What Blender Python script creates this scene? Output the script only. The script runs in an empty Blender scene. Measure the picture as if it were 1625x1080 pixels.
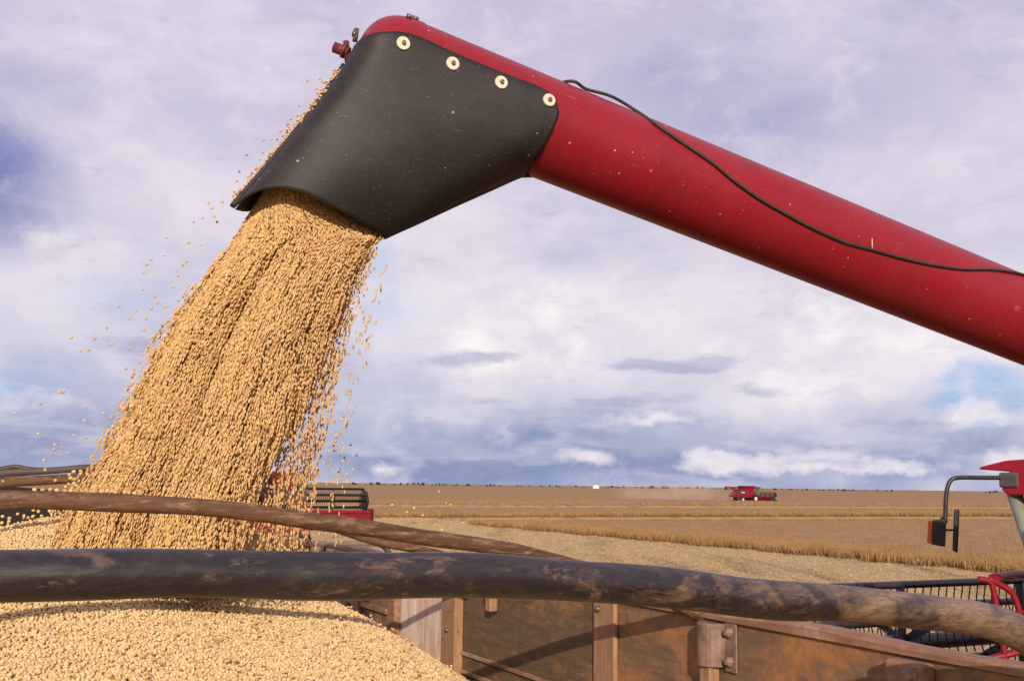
import bpy, math, random
import numpy as np
from mathutils import Matrix, Vector
R = math.radians
random.seed(7)
rng = np.random.default_rng(11)
S = bpy.context.scene
COL = S.collection

# ------------------------------------------------------------------ camera
F, H = 1750.0, 3.4                      # focal length in photo pixels, eye height in metres
PITCH, ROLL = R(7.44), R(0.75)
RM = Matrix.Rotation(R(90) + PITCH, 3, 'X') @ Matrix.Rotation(ROLL, 3, 'Z')
EYE = Vector((0, 0, H))
cam = bpy.data.cameras.new('camera')
cam.lens = 36 * F / 1625
cam.clip_start = 0.05
cam.clip_end = 30000
co = bpy.data.objects.new('camera', cam)
COL.objects.link(co)
co.matrix_world = Matrix.Translation(EYE) @ RM.to_4x4()
S.camera = co

def ray(px, py):
    return RM @ Vector(((px - 812.5) / F, -(py - 540) / F, -1))
def at(px, py, Y):                      # measured direction + distance -> point
    d = ray(px, py)
    return EYE + d * (Y / d.y)
RMI = RM.inverted()
def proj(P):
    c = RMI @ (Vector(P) - EYE)
    return 812.5 + F * c.x / -c.z, 540 - F * c.y / -c.z

AL = R(26.7)                            # rows, truck and header all follow this direction
HV = Vector((-math.sin(AL), math.cos(AL), 0))
RV = Vector((math.cos(AL), math.sin(AL), 0))
def W(u, t, z=0.0):
    return RV * u + HV * t + Vector((0, 0, z))

# ------------------------------------------------------------------ materials
class NT:
    def __init__(s, name, disp=False):
        s.m = bpy.data.materials.new(name)
        s.m.use_nodes = True
        s.t = s.m.node_tree
        s.b = s.t.nodes['Principled BSDF']
        s.o = s.t.nodes['Material Output']
        s.tc = s.t.nodes.new('ShaderNodeTexCoord')
    def n(s, typ, **kw):
        x = s.t.nodes.new(typ)
        for k, v in kw.items():
            setattr(x, k, v)
        return x
    def l(s, a, b):
        s.t.links.new(a, b)
    def noise(s, scale=5, detail=6, rough=.6, stretch=(1, 1, 1), rot=(0, 0, 0), dist=0.0, src='Object', off=(0, 0, 0)):
        mp = s.n('ShaderNodeMapping')
        mp.inputs['Scale'].default_value = stretch
        mp.inputs['Rotation'].default_value = rot
        mp.inputs['Location'].default_value = off
        s.l(s.tc.outputs[src], mp.inputs[0])
        x = s.n('ShaderNodeTexNoise')
        x.inputs['Scale'].default_value = scale
        x.inputs['Detail'].default_value = detail
        x.inputs['Roughness'].default_value = rough
        x.inputs['Distortion'].default_value = dist
        s.l(mp.outputs[0], x.inputs['Vector'])
        return x.outputs['Fac']
    def ramp(s, fac, stops, interp='LINEAR'):
        x = s.n('ShaderNodeValToRGB')
        x.color_ramp.interpolation = interp
        e = x.color_ramp.elements
        while len(e) < len(stops):
            e.new(0.5)
        for i, (p, c) in enumerate(stops):
            e[i].position = p
            e[i].color = (c[0], c[1], c[2], 1) if not isinstance(c, (int, float)) else (c, c, c, 1)
        s.l(fac, x.inputs[0])
        return x.outputs[0]
    def mix(s, fac, a, b, mode='MIX'):
        x = s.n('ShaderNodeMix', data_type='RGBA', blend_type=mode)
        for sock, v in ((x.inputs[0], fac), (x.inputs[6], a), (x.inputs[7], b)):
            if isinstance(v, (int, float)):
                sock.default_value = v
            elif isinstance(v, tuple):
                sock.default_value = (*v[:3], 1)
            else:
                s.l(v, sock)
        return x.outputs[2]
    def math(s, op, a, b=0.0, c=None, clamp=False):
        x = s.n('ShaderNodeMath', operation=op, use_clamp=clamp)
        for i, v in enumerate((a, b) if c is None else (a, b, c)):
            if isinstance(v, (int, float)):
                x.inputs[i].default_value = v
            else:
                s.l(v, x.inputs[i])
        return x.outputs[0]
    def sep(s, src='Object'):
        x = s.n('ShaderNodeSeparateXYZ')
        s.l(s.tc.outputs[src], x.inputs[0])
        return x.outputs
    def col(s, c):
        if isinstance(c, tuple):
            s.b.inputs['Base Color'].default_value = (*c[:3], 1)
        else:
            s.l(c, s.b.inputs['Base Color'])
    def rough(s, v):
        if isinstance(v, (int, float)):
            s.b.inputs['Roughness'].default_value = v
        else:
            s.l(v, s.b.inputs['Roughness'])
    def spec(s, v):
        s.b.inputs['Specular IOR Level'].default_value = v
    def bump(s, h, strength=.4, dist=.01):
        x = s.n('ShaderNodeBump')
        x.inputs['Strength'].default_value = strength
        x.inputs['Distance'].default_value = dist
        s.l(h, x.inputs['Height'])
        s.l(x.outputs[0], s.b.inputs['Normal'])

def simple(name, c, rough=.5, spec=.5, var=.25, scale=6, metal=0.0, bump=0.0, stretch=(1, 1, 1)):
    m = NT(name)
    f = m.noise(scale, 6, .65, stretch)
    lo = tuple(x * (1 - var) for x in c)
    hi = tuple(min(1, x * (1 + var)) for x in c)
    m.col(m.ramp(f, [(.3, lo), (.7, hi)]))
    m.rough(m.math('MULTIPLY_ADD', f, .25, rough - .12))
    m.spec(spec)
    m.b.inputs['Metallic'].default_value = metal
    if bump:
        m.bump(f, bump, .004)
    return m.m

def red_paint(name, base=(.235, .0060, .0155), dusty=.5, specks=True):
    m = NT(name)
    big = m.noise(1.6, 6, .65, (1, 1, 1), dist=.4)
    c = m.mix(m.ramp(big, [(.38, 0.0), (.72, dusty)]), base, (.27, .022, .030))
    grime = m.noise(3.1, 7, .7, off=(4, 2, 7))
    c = m.mix(m.ramp(grime, [(.52, 0.0), (.75, .42)]), c, (.085, .012, .016))
    fine = m.noise(75, 4, .7)
    c = m.mix(m.ramp(fine, [(.42, 0.0), (.75, .40)]), c, (.15, .008, .016))
    if specks:
        for sc_, thr, off_, colr, k in ((26, .66, 0, (.62, .36, .27), .65), (60, .50, 3, (.52, .22, .18), .55), (16, .93, 6, (.62, .50, .36), .5), (110, .55, 9, (.45, .16, .14), .5)):
            mp = m.n('ShaderNodeMapping'); mp.inputs['Location'].default_value = (off_, off_ * .7, off_ * .3)
            m.l(m.tc.outputs['Object'], mp.inputs[0])
            v = m.n('ShaderNodeTexVoronoi', feature='F1')
            v.inputs['Scale'].default_value = sc_
            m.l(mp.outputs[0], v.inputs['Vector'])
            r = m.n('ShaderNodeSeparateXYZ')
            m.l(v.outputs['Color'], r.inputs[0])
            sp = m.math('LESS_THAN', v.outputs['Distance'], m.math('MULTIPLY', r.outputs[1], .13))
            sp = m.math('MULTIPLY', sp, m.math('GREATER_THAN', r.outputs[0], thr))
            c = m.mix(m.math('MULTIPLY', sp, k), c, colr)
        sc = m.noise(7, 3, .5, (1, 9, 3), (.3, .2, .9), off=(1, 5, 2))
        c = m.mix(m.ramp(sc, [(.70, 0.0), (.76, .35)]), c, (.42, .13, .11))
    m.col(c)
    m.rough(m.math('MULTIPLY_ADD', fine, .22, .28))
    m.spec(.32)
    m.bump(m.noise(130, 3, .6), .08, .002)
    return m.m

def bean_mat(name, lo, hi, translucent=.0):
    m = NT(name)
    oi = m.n('ShaderNodeObjectInfo')
    c = m.ramp(oi.outputs['Random'], [(0, tuple(x * .62 for x in lo)), (.05, lo), (.5, tuple((a + b) / 2 for a, b in zip(lo, hi))), (1, hi)])
    f = m.noise(90, 3, .5)
    c = m.mix(m.ramp(f, [(.55, 0.0), (.8, .35)]), c, (.40, .24, .10))
    m.col(c)
    m.rough(.48)
    m.spec(.28)
    return m.m

def rubber_mat():
    m = NT('black_rubber')
    big = m.noise(3.0, 7, .7)
    c = m.ramp(big, [(.3, (.011, .0095, .010)), (.7, (.024, .020, .020))])
    dust = m.noise(2.0, 6, .65, (1, 1, 2.2), off=(3, 1, 0))
    c = m.mix(m.ramp(dust, [(.48, 0.0), (.78, .40)]), c, (.062, .049, .042))
    fine = m.noise(120, 5, .75)
    c = m.mix(m.ramp(fine, [(.50, 0.0), (.78, .45)]), c, (.062, .048, .042))
    for sc_, thr, off_, k in ((20, .72, 0, .75), (44, .60, 2, .7), (80, .60, 5, .6)):
        mp = m.n('ShaderNodeMapping'); mp.inputs['Location'].default_value = (off_, off_ * .7, off_ * .3)
        m.l(m.tc.outputs['Object'], mp.inputs[0])
        v = m.n('ShaderNodeTexVoronoi', feature='F1')
        v.inputs['Scale'].default_value = sc_
        m.l(mp.outputs[0], v.inputs['Vector'])
        r = m.n('ShaderNodeSeparateXYZ')
        m.l(v.outputs['Color'], r.inputs[0])
        sp = m.math('MULTIPLY', m.math('LESS_THAN', v.outputs['Distance'], m.math('MULTIPLY', r.outputs[1], .12)), m.math('GREATER_THAN', r.outputs[0], thr))
        c = m.mix(m.math('MULTIPLY', sp, k), c, (.42, .33, .24))
    scr = m.noise(9, 3, .5, (1, 6, 12), (.5, .9, .2))
    c = m.mix(m.ramp(scr, [(.68, 0.0), (.75, .3)]), c, (.13, .11, .095))
    m.col(c)
    m.rough(m.math('MULTIPLY_ADD', fine, .25, .44))
    m.spec(.36)
    m.bump(fine, .35, .003)
    return m.m

def pole_mat(name, dark, mid, light, along=(1, 9, 9), wear=None, rough=.42, scale=3.0, spec=.5):
    m = NT(name)
    a = m.noise(scale, 8, .68, along, dist=.3)
    b = m.noise(scale * 5, 6, .7, (1, 5, 5))
    c = m.mix(m.ramp(a, [(.40, 0.0), (.66, 1.0)] if wear else [(.38, 0.0), (.60, 1.0)]), dark, mid)
    fac = m.ramp(b, [(.50, 0.0), (.68, .8)])
    if wear:                             # scuffed bare patches get commoner toward one end of the bar
        x = m.sep()[0]
        g = m.math('MULTIPLY_ADD', x, wear[0], wear[1], clamp=True)
        big = m.noise(7, 5, .6, (1, 1.6, 1.6))
        p = m.math('MULTIPLY', m.ramp(m.math('ADD', big, m.math('MULTIPLY', g, .30)), [(.62, 0.0), (.78, 1.0)]), .8)
        c = m.mix(m.math('MULTIPLY', m.math('POWER', g, 2.0), .40), c, (.11, .068, .045))
        gr_ = m.noise(26, 8, .75, (1, 1.5, 1.5))
        c = m.mix(m.math('MULTIPLY', m.ramp(gr_, [(.50, 0.0), (.66, 1.0)]), m.math('MULTIPLY_ADD', g, .5, .22)), c, (.135, .088, .06))
        c = m.mix(p, c, light)
        fac = m.math('MULTIPLY', fac, .10)
        md = m.noise(11, 10, .72, (.8, 2.2, 2.2), dist=.6)
        mk = m.ramp(m.math('ADD', md, m.math('MULTIPLY', g, .07)), [(.55, 0.0), (.62, .75)])
        c = m.mix(mk, c, (.165, .100, .062))
        ch = m.noise(30, 6, .6, (.7, 1.6, 1.6))
        c = m.mix(m.ramp(ch, [(.70, 0.0), (.73, .8)]), c, (.36, .24, .15))
    c = m.mix(fac, c, light)
    gn = m.noise(38, 9, .75, (1, 4, 4))
    c = m.mix(m.math('MULTIPLY', m.ramp(gn, [(.44, 1.0), (.56, 0.0)]), .45), c, dark)
    m.col(c)
    m.rough(m.math('MULTIPLY_ADD', b, .35, rough - .15))
    m.spec(spec)
    m.bump(b, .35, .003)
    return m.m

def board_mat(name, base, dark, rust, rust_amt=.5, along=(9, 1, 9), scale=2.2, white=None):
    m = NT(name)
    g = m.noise(scale * 2.0, 8, .7, along, rot=(R(14), 0, 0), dist=.2)
    c = m.mix(m.ramp(g, [(.35, 0.0), (.65, 1.0)]), dark, base)
    r = m.noise(scale * 1.1, 7, .68, (2, 1, 1.4), rot=(R(25), 0, 0), dist=.5)
    lo = .66 - .22 * rust_amt
    c = m.mix(m.math('MULTIPLY', m.ramp(r, [(lo, 0.0), (lo + .13, 1.0)]), .85), c, rust)
    scr = m.noise(14, 3, .5, (1, .9, 8), rot=(R(28), 0, 0))
    c = m.mix(m.ramp(scr, [(.66, 0.0), (.74, .45)]), c, (.36, .24, .15))
    s2 = m.noise(22, 5, .6, (1, 7, 1.1), rot=(R(-18), 0, 0), off=(0, 3, 1))
    c = m.mix(m.ramp(s2, [(.64, 0.0), (.70, .5)]), c, (.33, .20, .115))
    s3 = m.noise(34, 9, .8)
    c = m.mix(m.math('MULTIPLY', m.ramp(s3, [(.42, 1.0), (.55, 0.0)]), .45), c, dark)
    if white:
        w = m.noise(3, 7, .7, (8, 5, .8))
        c = m.mix(m.ramp(w, [(.42, 0.0), (.62, .85)]), c, white)
    m.col(c)
    m.rough(m.math('MULTIPLY_ADD', g, .3, .5))
    m.spec(.3)
    m.bump(g, .35, .004)
    return m.m

MAT = {}
MAT['red'] = red_paint('weathered_red_paint')
MAT['red_gloss'] = red_paint('red_paint', (.42, .012, .028), .25, False)
MAT['red_far'] = red_paint('dusty_red_paint', (.20, .007, .016), .3, False)
MAT['red_dark'] = simple('dark_red_steel', (.13, .02, .022), .5, .4)
MAT['rubber'] = rubber_mat()
MAT['black'] = simple('black_steel', (.022, .018, .022), .4, .5, .4, 9)
MAT['black_plastic'] = simple('black_plastic', (.012, .012, .014), .38, .5)
MAT['tyre'] = simple('tyre_rubber', (.022, .021, .02), .85, .2, .4, 8)
MAT['rim'] = simple('pale_wheel_rim', (.60, .57, .52), .5, .4, .15)
MAT['cream'] = simple('galvanised_washer', (.60, .54, .42), .45, .5, .15, 40)
MAT['brass'] = simple('dirty_bolt_steel', (.17, .14, .09), .4, .5, .4, 80, .6)
MAT['amber'] = simple('amber_lens', (.62, .11, .012), .25, .5, .15, 30)
MAT['lens'] = simple('lamp_lens', (.10, .09, .09), .12, .6, .15)
MAT['cable'] = simple('black_cable', (.03, .026, .022), .55, .4, .3, 40)
MAT['straw'] = simple('dry_straw', (.68, .58, .38), .6, .3, .15, 30)
MAT['white'] = simple('white_paint', (.75, .74, .72), .5, .4, .08)
MAT['dark_grey'] = simple('dark_grey_panel', (.05, .048, .05), .5, .4)
MAT['bean_pile'] = bean_mat('pale_soybean', (.51, .345, .155), (.735, .555, .295))
MAT['bean_fall'] = bean_mat('falling_soybean', (.48, .29, .115), (.70, .46, .21))
MAT['pile_base'] = simple('soybean_bed', (.36, .23, .11), .8, .2, .3, 120, bump=.6)
MAT['bow_black'] = pole_mat('scuffed_black_pipe', (.010, .009, .012), (.026, .018, .017), (.27, .17, .105), (1, 4, 4), (.70, -.08), .30, 3.0, .6)
MAT['bow_brown'] = pole_mat('weathered_brown_pole', (.066, .032, .018), (.155, .076, .040), (.34, .22, .125), (1, 9, 9), None, .62, 3.0, .25)
MAT['bow_grey'] = pole_mat('weathered_grey_pole', (.045, .034, .028), (.10, .07, .052), (.20, .145, .10), (1, 9, 9), None, .6)
MAT['board_rust'] = board_mat('rusty_sideboard', (.250, .150, .080), (.135, .086, .052), (.43, .190, .068), .95)
MAT['board_dark'] = board_mat('dark_sideboard', (.190, .120, .070), (.100, .068, .044), (.38, .185, .075), .78)
MAT['board_white'] = board_mat('worn_white_plank', (.66, .48, .37), (.50, .33, .24), (.38, .21, .13), .15, (4, 6, 1), 2.0, (.80, .70, .62))
MAT['rail'] = board_mat('worn_top_rail', (.36, .19, .115), (.20, .10, .065), (.46, .31, .21), .7, (9, 1, 9), 3.0)
MAT['post'] = board_mat('wooden_post', (.40, .24, .135), (.25, .135, .075), (.30, .13, .06), .35, (6, 6, 1), 3.0)
MAT['socket'] = simple('rusty_steel_socket', (.23, .145, .105), .55, .4, .45, 22, .15, .4)
MAT['floor'] = simple('truck_floor_planks', (.12, .09, .06), .8, .2)

def glass_mat():
    m = NT('cab_glass')
    m.col((.16, .20, .15))
    m.rough(.06)
    m.spec(.6)
    m.b.inputs['Transmission Weight'].default_value = .55
    return m.m
MAT['glass'] = glass_mat()
MAT['pillar'] = simple('olive_grey_pillar', (.24, .25, .20), .5, .4)
def mirror_mat():
    m = NT('mirror_glass')
    m.col((.7, .72, .75)); m.rough(.05)
    m.b.inputs['Metallic'].default_value = 1
    return m.m
MAT['mirror'] = mirror_mat()

# ------------------------------------------------------------------ mesh helpers
def meta(o, label=None, cat=None, group=None, kind=None):
    for k, v in (('label', label), ('category', cat), ('group', group), ('kind', kind)):
        if v:
            o[k] = v
    return o
def empty(name, loc, rz=0.0, **kw):
    o = bpy.data.objects.new(name, None)
    COL.objects.link(o)
    o.location = loc
    o.rotation_euler = (0, 0, rz)
    o.empty_display_size = .2
    return meta(o, **kw)

class MB:
    """collects shapes in the parent's frame, then links them as ONE mesh"""
    def __init__(s, xf=None):
        s.v, s.f, s.mi, s.sm = [], [], [], []
        s.xf = xf                        # world -> parent frame
    def add(s, vs, fs, mi=0, smooth=False):
        b = len(s.v)
        s.v += [Vector(p) for p in vs]
        s.f += [tuple(b + i for i in f) for f in fs]
        s.mi += [mi] * len(fs)
        s.sm += [smooth] * len(fs)
        return s
    def box(s, lo, hi, mi=0, rot=None):
        lo, hi = Vector(lo), Vector(hi)
        c = (lo + hi) / 2
        h = (hi - lo) / 2
        vs = []
        for x in (-1, 1):
            for y in (-1, 1):
                for z in (-1, 1):
                    p = Vector((x * h.x, y * h.y, z * h.z))
                    if rot is not None:
                        p = rot @ p
                    vs.append(c + p)
        return s.add(vs, [(0, 1, 3, 2), (4, 6, 7, 5), (0, 4, 5, 1), (2, 3, 7, 6), (0, 2, 6, 4), (1, 5, 7, 3)], mi)
    def prism(s, prof, x0, x1, axis=0, mi=0, inset=None):
        """profile (a,b) extruded along an axis; inset scales the end profile about its centre"""
        n = len(prof)
        def P(x, q):
            return {0: (x, q[0], q[1]), 1: (q[0], x, q[1]), 2: (q[0], q[1], x)}[axis]
        vs = [P(x0, q) for q in prof] + [P(x1, q) for q in prof]
        fs = [tuple(range(n - 1, -1, -1)), tuple(range(n, 2 * n))]
        fs += [(i, (i + 1) % n, n + (i + 1) % n, n + i) for i in range(n)]
        return s.add(vs, fs, mi)
    def tube(s, path, rad, n=14, mi=0, caps=True, smooth=True):
        P = [Vector(p) for p in path]
        m = len(P)
        rad = [rad] * m if isinstance(rad, (int, float)) else rad
        T = []
        for i in range(m):
            a, b = P[max(0, i - 1)], P[min(m - 1, i + 1)]
            T.append((b - a).normalized())
        up = Vector((0, 0, 1)) if abs(T[0].z) < .9 else Vector((1, 0, 0))
        nx = T[0].cross(up).normalized()
        vs = []
        for i in range(m):
            nx = (nx - T[i] * nx.dot(T[i])).normalized()
            ny = T[i].cross(nx)
            for k in range(n):
                a = 2 * math.pi * k / n
                vs.append(P[i] + (nx * math.cos(a) + ny * math.sin(a)) * rad[i])
        fs = []
        for i in range(m - 1):
            for k in range(n):
                k2 = (k + 1) % n
                fs.append((i * n + k, i * n + k2, (i + 1) * n + k2, (i + 1) * n + k))
        s.add(vs, fs, mi, smooth)
        if caps:
            b = len(s.v) - m * n
            s.f += [tuple(b + k for k in range(n - 1, -1, -1)), tuple(b + (m - 1) * n + k for k in range(n))]
            s.mi += [mi, mi]
            s.sm += [False, False]
        return s
    def cyl(s, a, b, r, n=20, mi=0):
        return s.tube([a, b], r, n, mi)
    def lathe(s, c, axis, prof, n=28, mi=0, smooth=True):
        """profile (distance along axis, radius)"""
        axis = Vector(axis).normalized()
        up = Vector((0, 0, 1)) if abs(axis.z) < .9 else Vector((1, 0, 0))
        a = axis.cross(up).normalized()
        b = axis.cross(a)
        vs, fs = [], []
        for (d, r) in prof:
            for k in range(n):
                t = 2 * math.pi * k / n
                vs.append(Vector(c) + axis * d + (a * math.cos(t) + b * math.sin(t)) * r)
        for i in range(len(prof) - 1):
            for k in range(n):
                k2 = (k + 1) % n
                fs.append((i * n + k, i * n + k2, (i + 1) * n + k2, (i + 1) * n + k))
        return s.add(vs, fs, mi, smooth)
    def build(s, name, mats, parent=None, bevel=0.0, label=None, top=None):
        """vertices are in `top`'s frame (the thing); the part may hang from a part of that thing"""
        if s.xf is not None:
            s.v = [s.xf @ p for p in s.v]
        mats = mats if isinstance(mats, (list, tuple)) else [mats]
        lo = Vector((min(p[i] for p in s.v) for i in range(3)))
        hi = Vector((max(p[i] for p in s.v) for i in range(3)))
        c = (lo + hi) / 2
        me = bpy.data.meshes.new(name)
        me.from_pydata([tuple(p - c) for p in s.v], [], s.f)
        for m in mats:
            me.materials.append(m)
        me.polygons.foreach_set('material_index', s.mi)
        me.polygons.foreach_set('use_smooth', s.sm)
        import bmesh
        bm = bmesh.new(); bm.from_mesh(me)
        bmesh.ops.recalc_face_normals(bm, faces=bm.faces)
        bm.to_mesh(me); bm.free()
        me.update()
        o = bpy.data.objects.new(name, me)
        COL.objects.link(o)
        if parent is not None:
            o.parent = parent
            o['_c'] = list(c)
            pc = Vector(parent['_c']) if '_c' in parent else Vector((0, 0, 0))
            o.location = c - pc
        else:
            o.location = c
        if bevel:
            b = o.modifiers.new('bevel', 'BEVEL')
            b.width = bevel
            b.segments = 2
            b.limit_method = 'ANGLE'
            b.angle_limit = R(40)
        if label:
            o['label'] = label
        return o

def catmull(pts, per=10):
    P = [Vector(p) for p in pts]
    P = [P[0] * 2 - P[1]] + P + [P[-1] * 2 - P[-2]]
    out = []
    for i in range(1, len(P) - 2):
        for k in range(per):
            t = k / per
            a, b, c, d = P[i - 1], P[i], P[i + 1], P[i + 2]
            out.append(.5 * ((2 * b) + (c - a) * t + (2 * a - 5 * b + 4 * c - d) * t * t + (3 * b - a - 3 * c + d) * t ** 3))
    out.append(P[-2])
    return out

# ------------------------------------------------------------------ sun and sky
SUN_EL = R(20)
sun_dir = Vector((-.05 * math.cos(SUN_EL), math.cos(SUN_EL), -math.sin(SUN_EL))).normalized()
sl = bpy.data.lights.new('sun', 'SUN')
sl.energy = 4.6
sl.angle = R(.53)
sl.color = (1.0, .86, .68)
so = bpy.data.objects.new('sun', sl)
COL.objects.link(so)
so.rotation_euler = sun_dir.to_track_quat('-Z', 'Y').to_euler()
so.location = (-8, -20, 14)

w = bpy.data.worlds.new('World')
S.world = w
w.use_nodes = True
def make_sky():
    t = w.node_tree
    for n_ in list(t.nodes): t.nodes.remove(n_)
    N, L = t.nodes.new, t.links.new
    out = N('ShaderNodeOutputWorld'); bg = N('ShaderNodeBackground')
    sky = N('ShaderNodeTexSky'); sky.sky_type = 'NISHITA'; sky.sun_disc = False
    sky.sun_elevation = SUN_EL; sky.sun_rotation = math.atan2(-sun_dir.x, -sun_dir.y)
    sky.dust_density = 1.5; sky.ozone_density = 2.0
    tc = N('ShaderNodeTexCoord'); sx = N('ShaderNodeSeparateXYZ'); L(tc.outputs['Generated'], sx.inputs[0])
    def M(op, a, b=0.0, c=None, clamp=False):
        x = N('ShaderNodeMath'); x.operation = op; x.use_clamp = clamp
        for i, v in enumerate((a, b) if c is None else (a, b, c)):
            if isinstance(v, (int, float)): x.inputs[i].default_value = v
            else: L(v, x.inputs[i])
        return x.outputs[0]
    az = M('ARCTAN2', sx.outputs[0], sx.outputs[1])
    el = M('ARCSINE', sx.outputs[2])
    def VEC(x, y, z=0.0):
        v = N('ShaderNodeCombineXYZ')
        for i, q in enumerate((x, y, z)):
            if isinstance(q, (int, float)): v.inputs[i].default_value = q
            else: L(q, v.inputs[i])
        return v.outputs[0]
    def VM(op, a, b):
        v = N('ShaderNodeVectorMath'); v.operation = op
        for i, q in enumerate((a, b)):
            if isinstance(q, tuple): v.inputs[i].default_value = q
            else: L(q, v.inputs[i])
        return v.outputs[0]
    AE = VEC(az, el)
    def noise(scale, detail=6, rough=.55, stretch=(1, 1, 1), off=(0, 0, 0), dist=0.0, src=None, color=False):
        mp = N('ShaderNodeMapping'); mp.inputs['Scale'].default_value = stretch; mp.inputs['Location'].default_value = off
        L(src or AE, mp.inputs[0])
        x = N('ShaderNodeTexNoise'); x.inputs['Scale'].default_value = scale; x.inputs['Detail'].default_value = detail
        x.inputs['Roughness'].default_value = rough; x.inputs['Distortion'].default_value = dist
        L(mp.outputs[0], x.inputs['Vector'])
        return x.outputs['Color'] if color else x.outputs['Fac']
    def warp(amt, scale, stretch=(1, 1, 1), off=(0, 0, 0), detail=5, rough=.6):
        c = noise(scale, detail, rough, stretch, off, color=True)
        c = VM('SUBTRACT', c, (.5, .5, .5))
        c = VM('MULTIPLY', c, (amt[0], amt[1], 0))
        return VM('ADD', AE, c)
    def ramp(f, stops):
        x = N('ShaderNodeValToRGB'); e = x.color_ramp.elements
        while len(e) < len(stops): e.new(.5)
        for i, (p, c) in enumerate(stops):
            e[i].position = p; e[i].color = (*c, 1) if isinstance(c, tuple) else (c, c, c, 1)
        L(f, x.inputs[0]); return x.outputs[0]
    def mix(f, a, b):
        x = N('ShaderNodeMix'); x.data_type = 'RGBA'
        for s_, v in ((x.inputs[0], f), (x.inputs[6], a), (x.inputs[7], b)):
            if isinstance(v, (int, float)): s_.default_value = v
            elif isinstance(v, tuple): s_.default_value = (*v, 1)
            else: L(v, s_)
        return x.outputs[2]
    def lin(*c):                          # sRGB 0-255 -> linear
        return tuple((v / 255 / 12.92) if v < 10 else ((v / 255 + .055) / 1.055) ** 2.4 for v in c)
    def ae(px, py):
        d = ray(px, py).normalized()
        return math.atan2(d.x, d.y), math.asin(d.z)
    K = 1 / F
    def blob(src, px, py, rx, ry, wgt=1.0):
        a, e = ae(px, py)
        v = VM('SUBTRACT', src, (a, e, 0)); v = VM('MULTIPLY', v, (1 / (rx * K), 1 / (ry * K), 0))
        g = N('ShaderNodeTexGradient'); g.gradient_type = 'SPHERICAL'; L(v, g.inputs[0])
        return M('MULTIPLY', g.outputs['Fac'], wgt)
    def blobs(src, lst):
        o = None
        for b in lst:
            x = blob(src, *b)
            o = x if o is None else M('ADD', o, x)
        return o
    soft = warp((.16, .09), 6, detail=7)
    puff = warp((.035, .030), 26, detail=7, rough=.62)
    wisp = warp((.10, .022), 16, (1, 2.2, 1), detail=7)
    # blue air behind the clouds: the physical sky, a little of it
    air = N('ShaderNodeVectorMath'); air.operation = 'SCALE'; L(sky.outputs[0], air.inputs[0]); air.inputs['Scale'].default_value = .085
    # broad veil colour by height
    e01 = M('MULTIPLY', el, 1 / .50, clamp=True)
    veil = ramp(e01, [(0.0, lin(156, 170, 208)), (.035, lin(158, 170, 207)), (.09, lin(182, 188, 216)), (.18, lin(206, 204, 225)), (.30, lin(228, 221, 233)), (.48, lin(225, 215, 231)),
                      (.75, lin(214, 204, 226)), (1.0, lin(202, 193, 218))])
    base = mix(.88, air.outputs[0], veil)
    # mottled light and shade inside the veil
    n1 = noise(5.5, 7, .56, (1, 2.0, 1), (1.3, .4, 0), .6)
    c = mix(M('MULTIPLY', ramp(n1, [(.34, 1.0), (.56, 0.0)]), .42), base, lin(184, 182, 210))
    n2 = noise(6.5, 7, .55, (1, 1.7, 1), (4.1, 2.2, 0), .5)
    c = mix(M('MULTIPLY', ramp(n2, [(.47, 0.0), (.70, 1.0)]), .55), c, lin(238, 228, 240))
    # deeper blue-violet gaps
    dk = blobs(soft, [(-90, 290, 230, 150, 1.0), (60, 270, 190, 60, .25), (60, 130, 220, 70, .25), (1170, 190, 330, 130, .38), (880, 450, 120, 110, .22), (560, 60, 200, 60, .12), (1050, 110, 200, 60, .2)])
    c = mix(ramp(dk, [(.05, 0.0), (.75, 1.0)]), c, lin(128, 136, 188))
    BLX = 1
    bl = blobs(soft, [(1540, 605, 110, 62, 1.5), (630, 500, 70, 60, .8), (40, 590, 160, 60, .5), (600, 420, 70, 50, .6), (180, 470, 200, 50, .35)])
    c = mix(M('MULTIPLY', ramp(bl, [(.1, 0.0), (.7, 1.0)]), .8), c, lin(148, 184, 228))
    # low band: slate blue under the cloud base
    sl_ = blobs(soft, [(1050, 738, 560, 34, 1.1), (840, 690, 240, 36, .8), (660, 740, 180, 34, .8), (1560, 690, 160, 40, .5), (120, 690, 280, 60, .6), (1000, 650, 330, 26, .55), (720, 620, 120, 30, .3)])
    c = mix(M('MULTIPLY', ramp(sl_, [(.05, 0.0), (.75, 1.0)]), .85), c, lin(132, 145, 187))
    # soft bright masses
    br = blobs(soft, [(850, 540, 290, 140, 1.2), (1330, 560, 360, 130, 1.1), (1050, 470, 230, 90, .6), (700, 350, 260, 90, .6), (300, 330, 260, 130, .55), (60, 430, 180, 90, .5), (1500, 520, 200, 90, .5), (1180, 640, 220, 50, .5), (600, 470, 300, 110, .5)])
    c = mix(M('MULTIPLY', ramp(br, [(.08, 0.0), (.9, 1.0)]), .85), c, lin(241, 233, 240))
    b2 = blobs(puff, [(1545, 600, 70, 44, 1.6), (1500, 640, 50, 22, .8)])
    c = mix(M('MULTIPLY', ramp(b2, [(.2, 0.0), (.8, 1.0)]), .75), c, lin(158, 192, 232))
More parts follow.
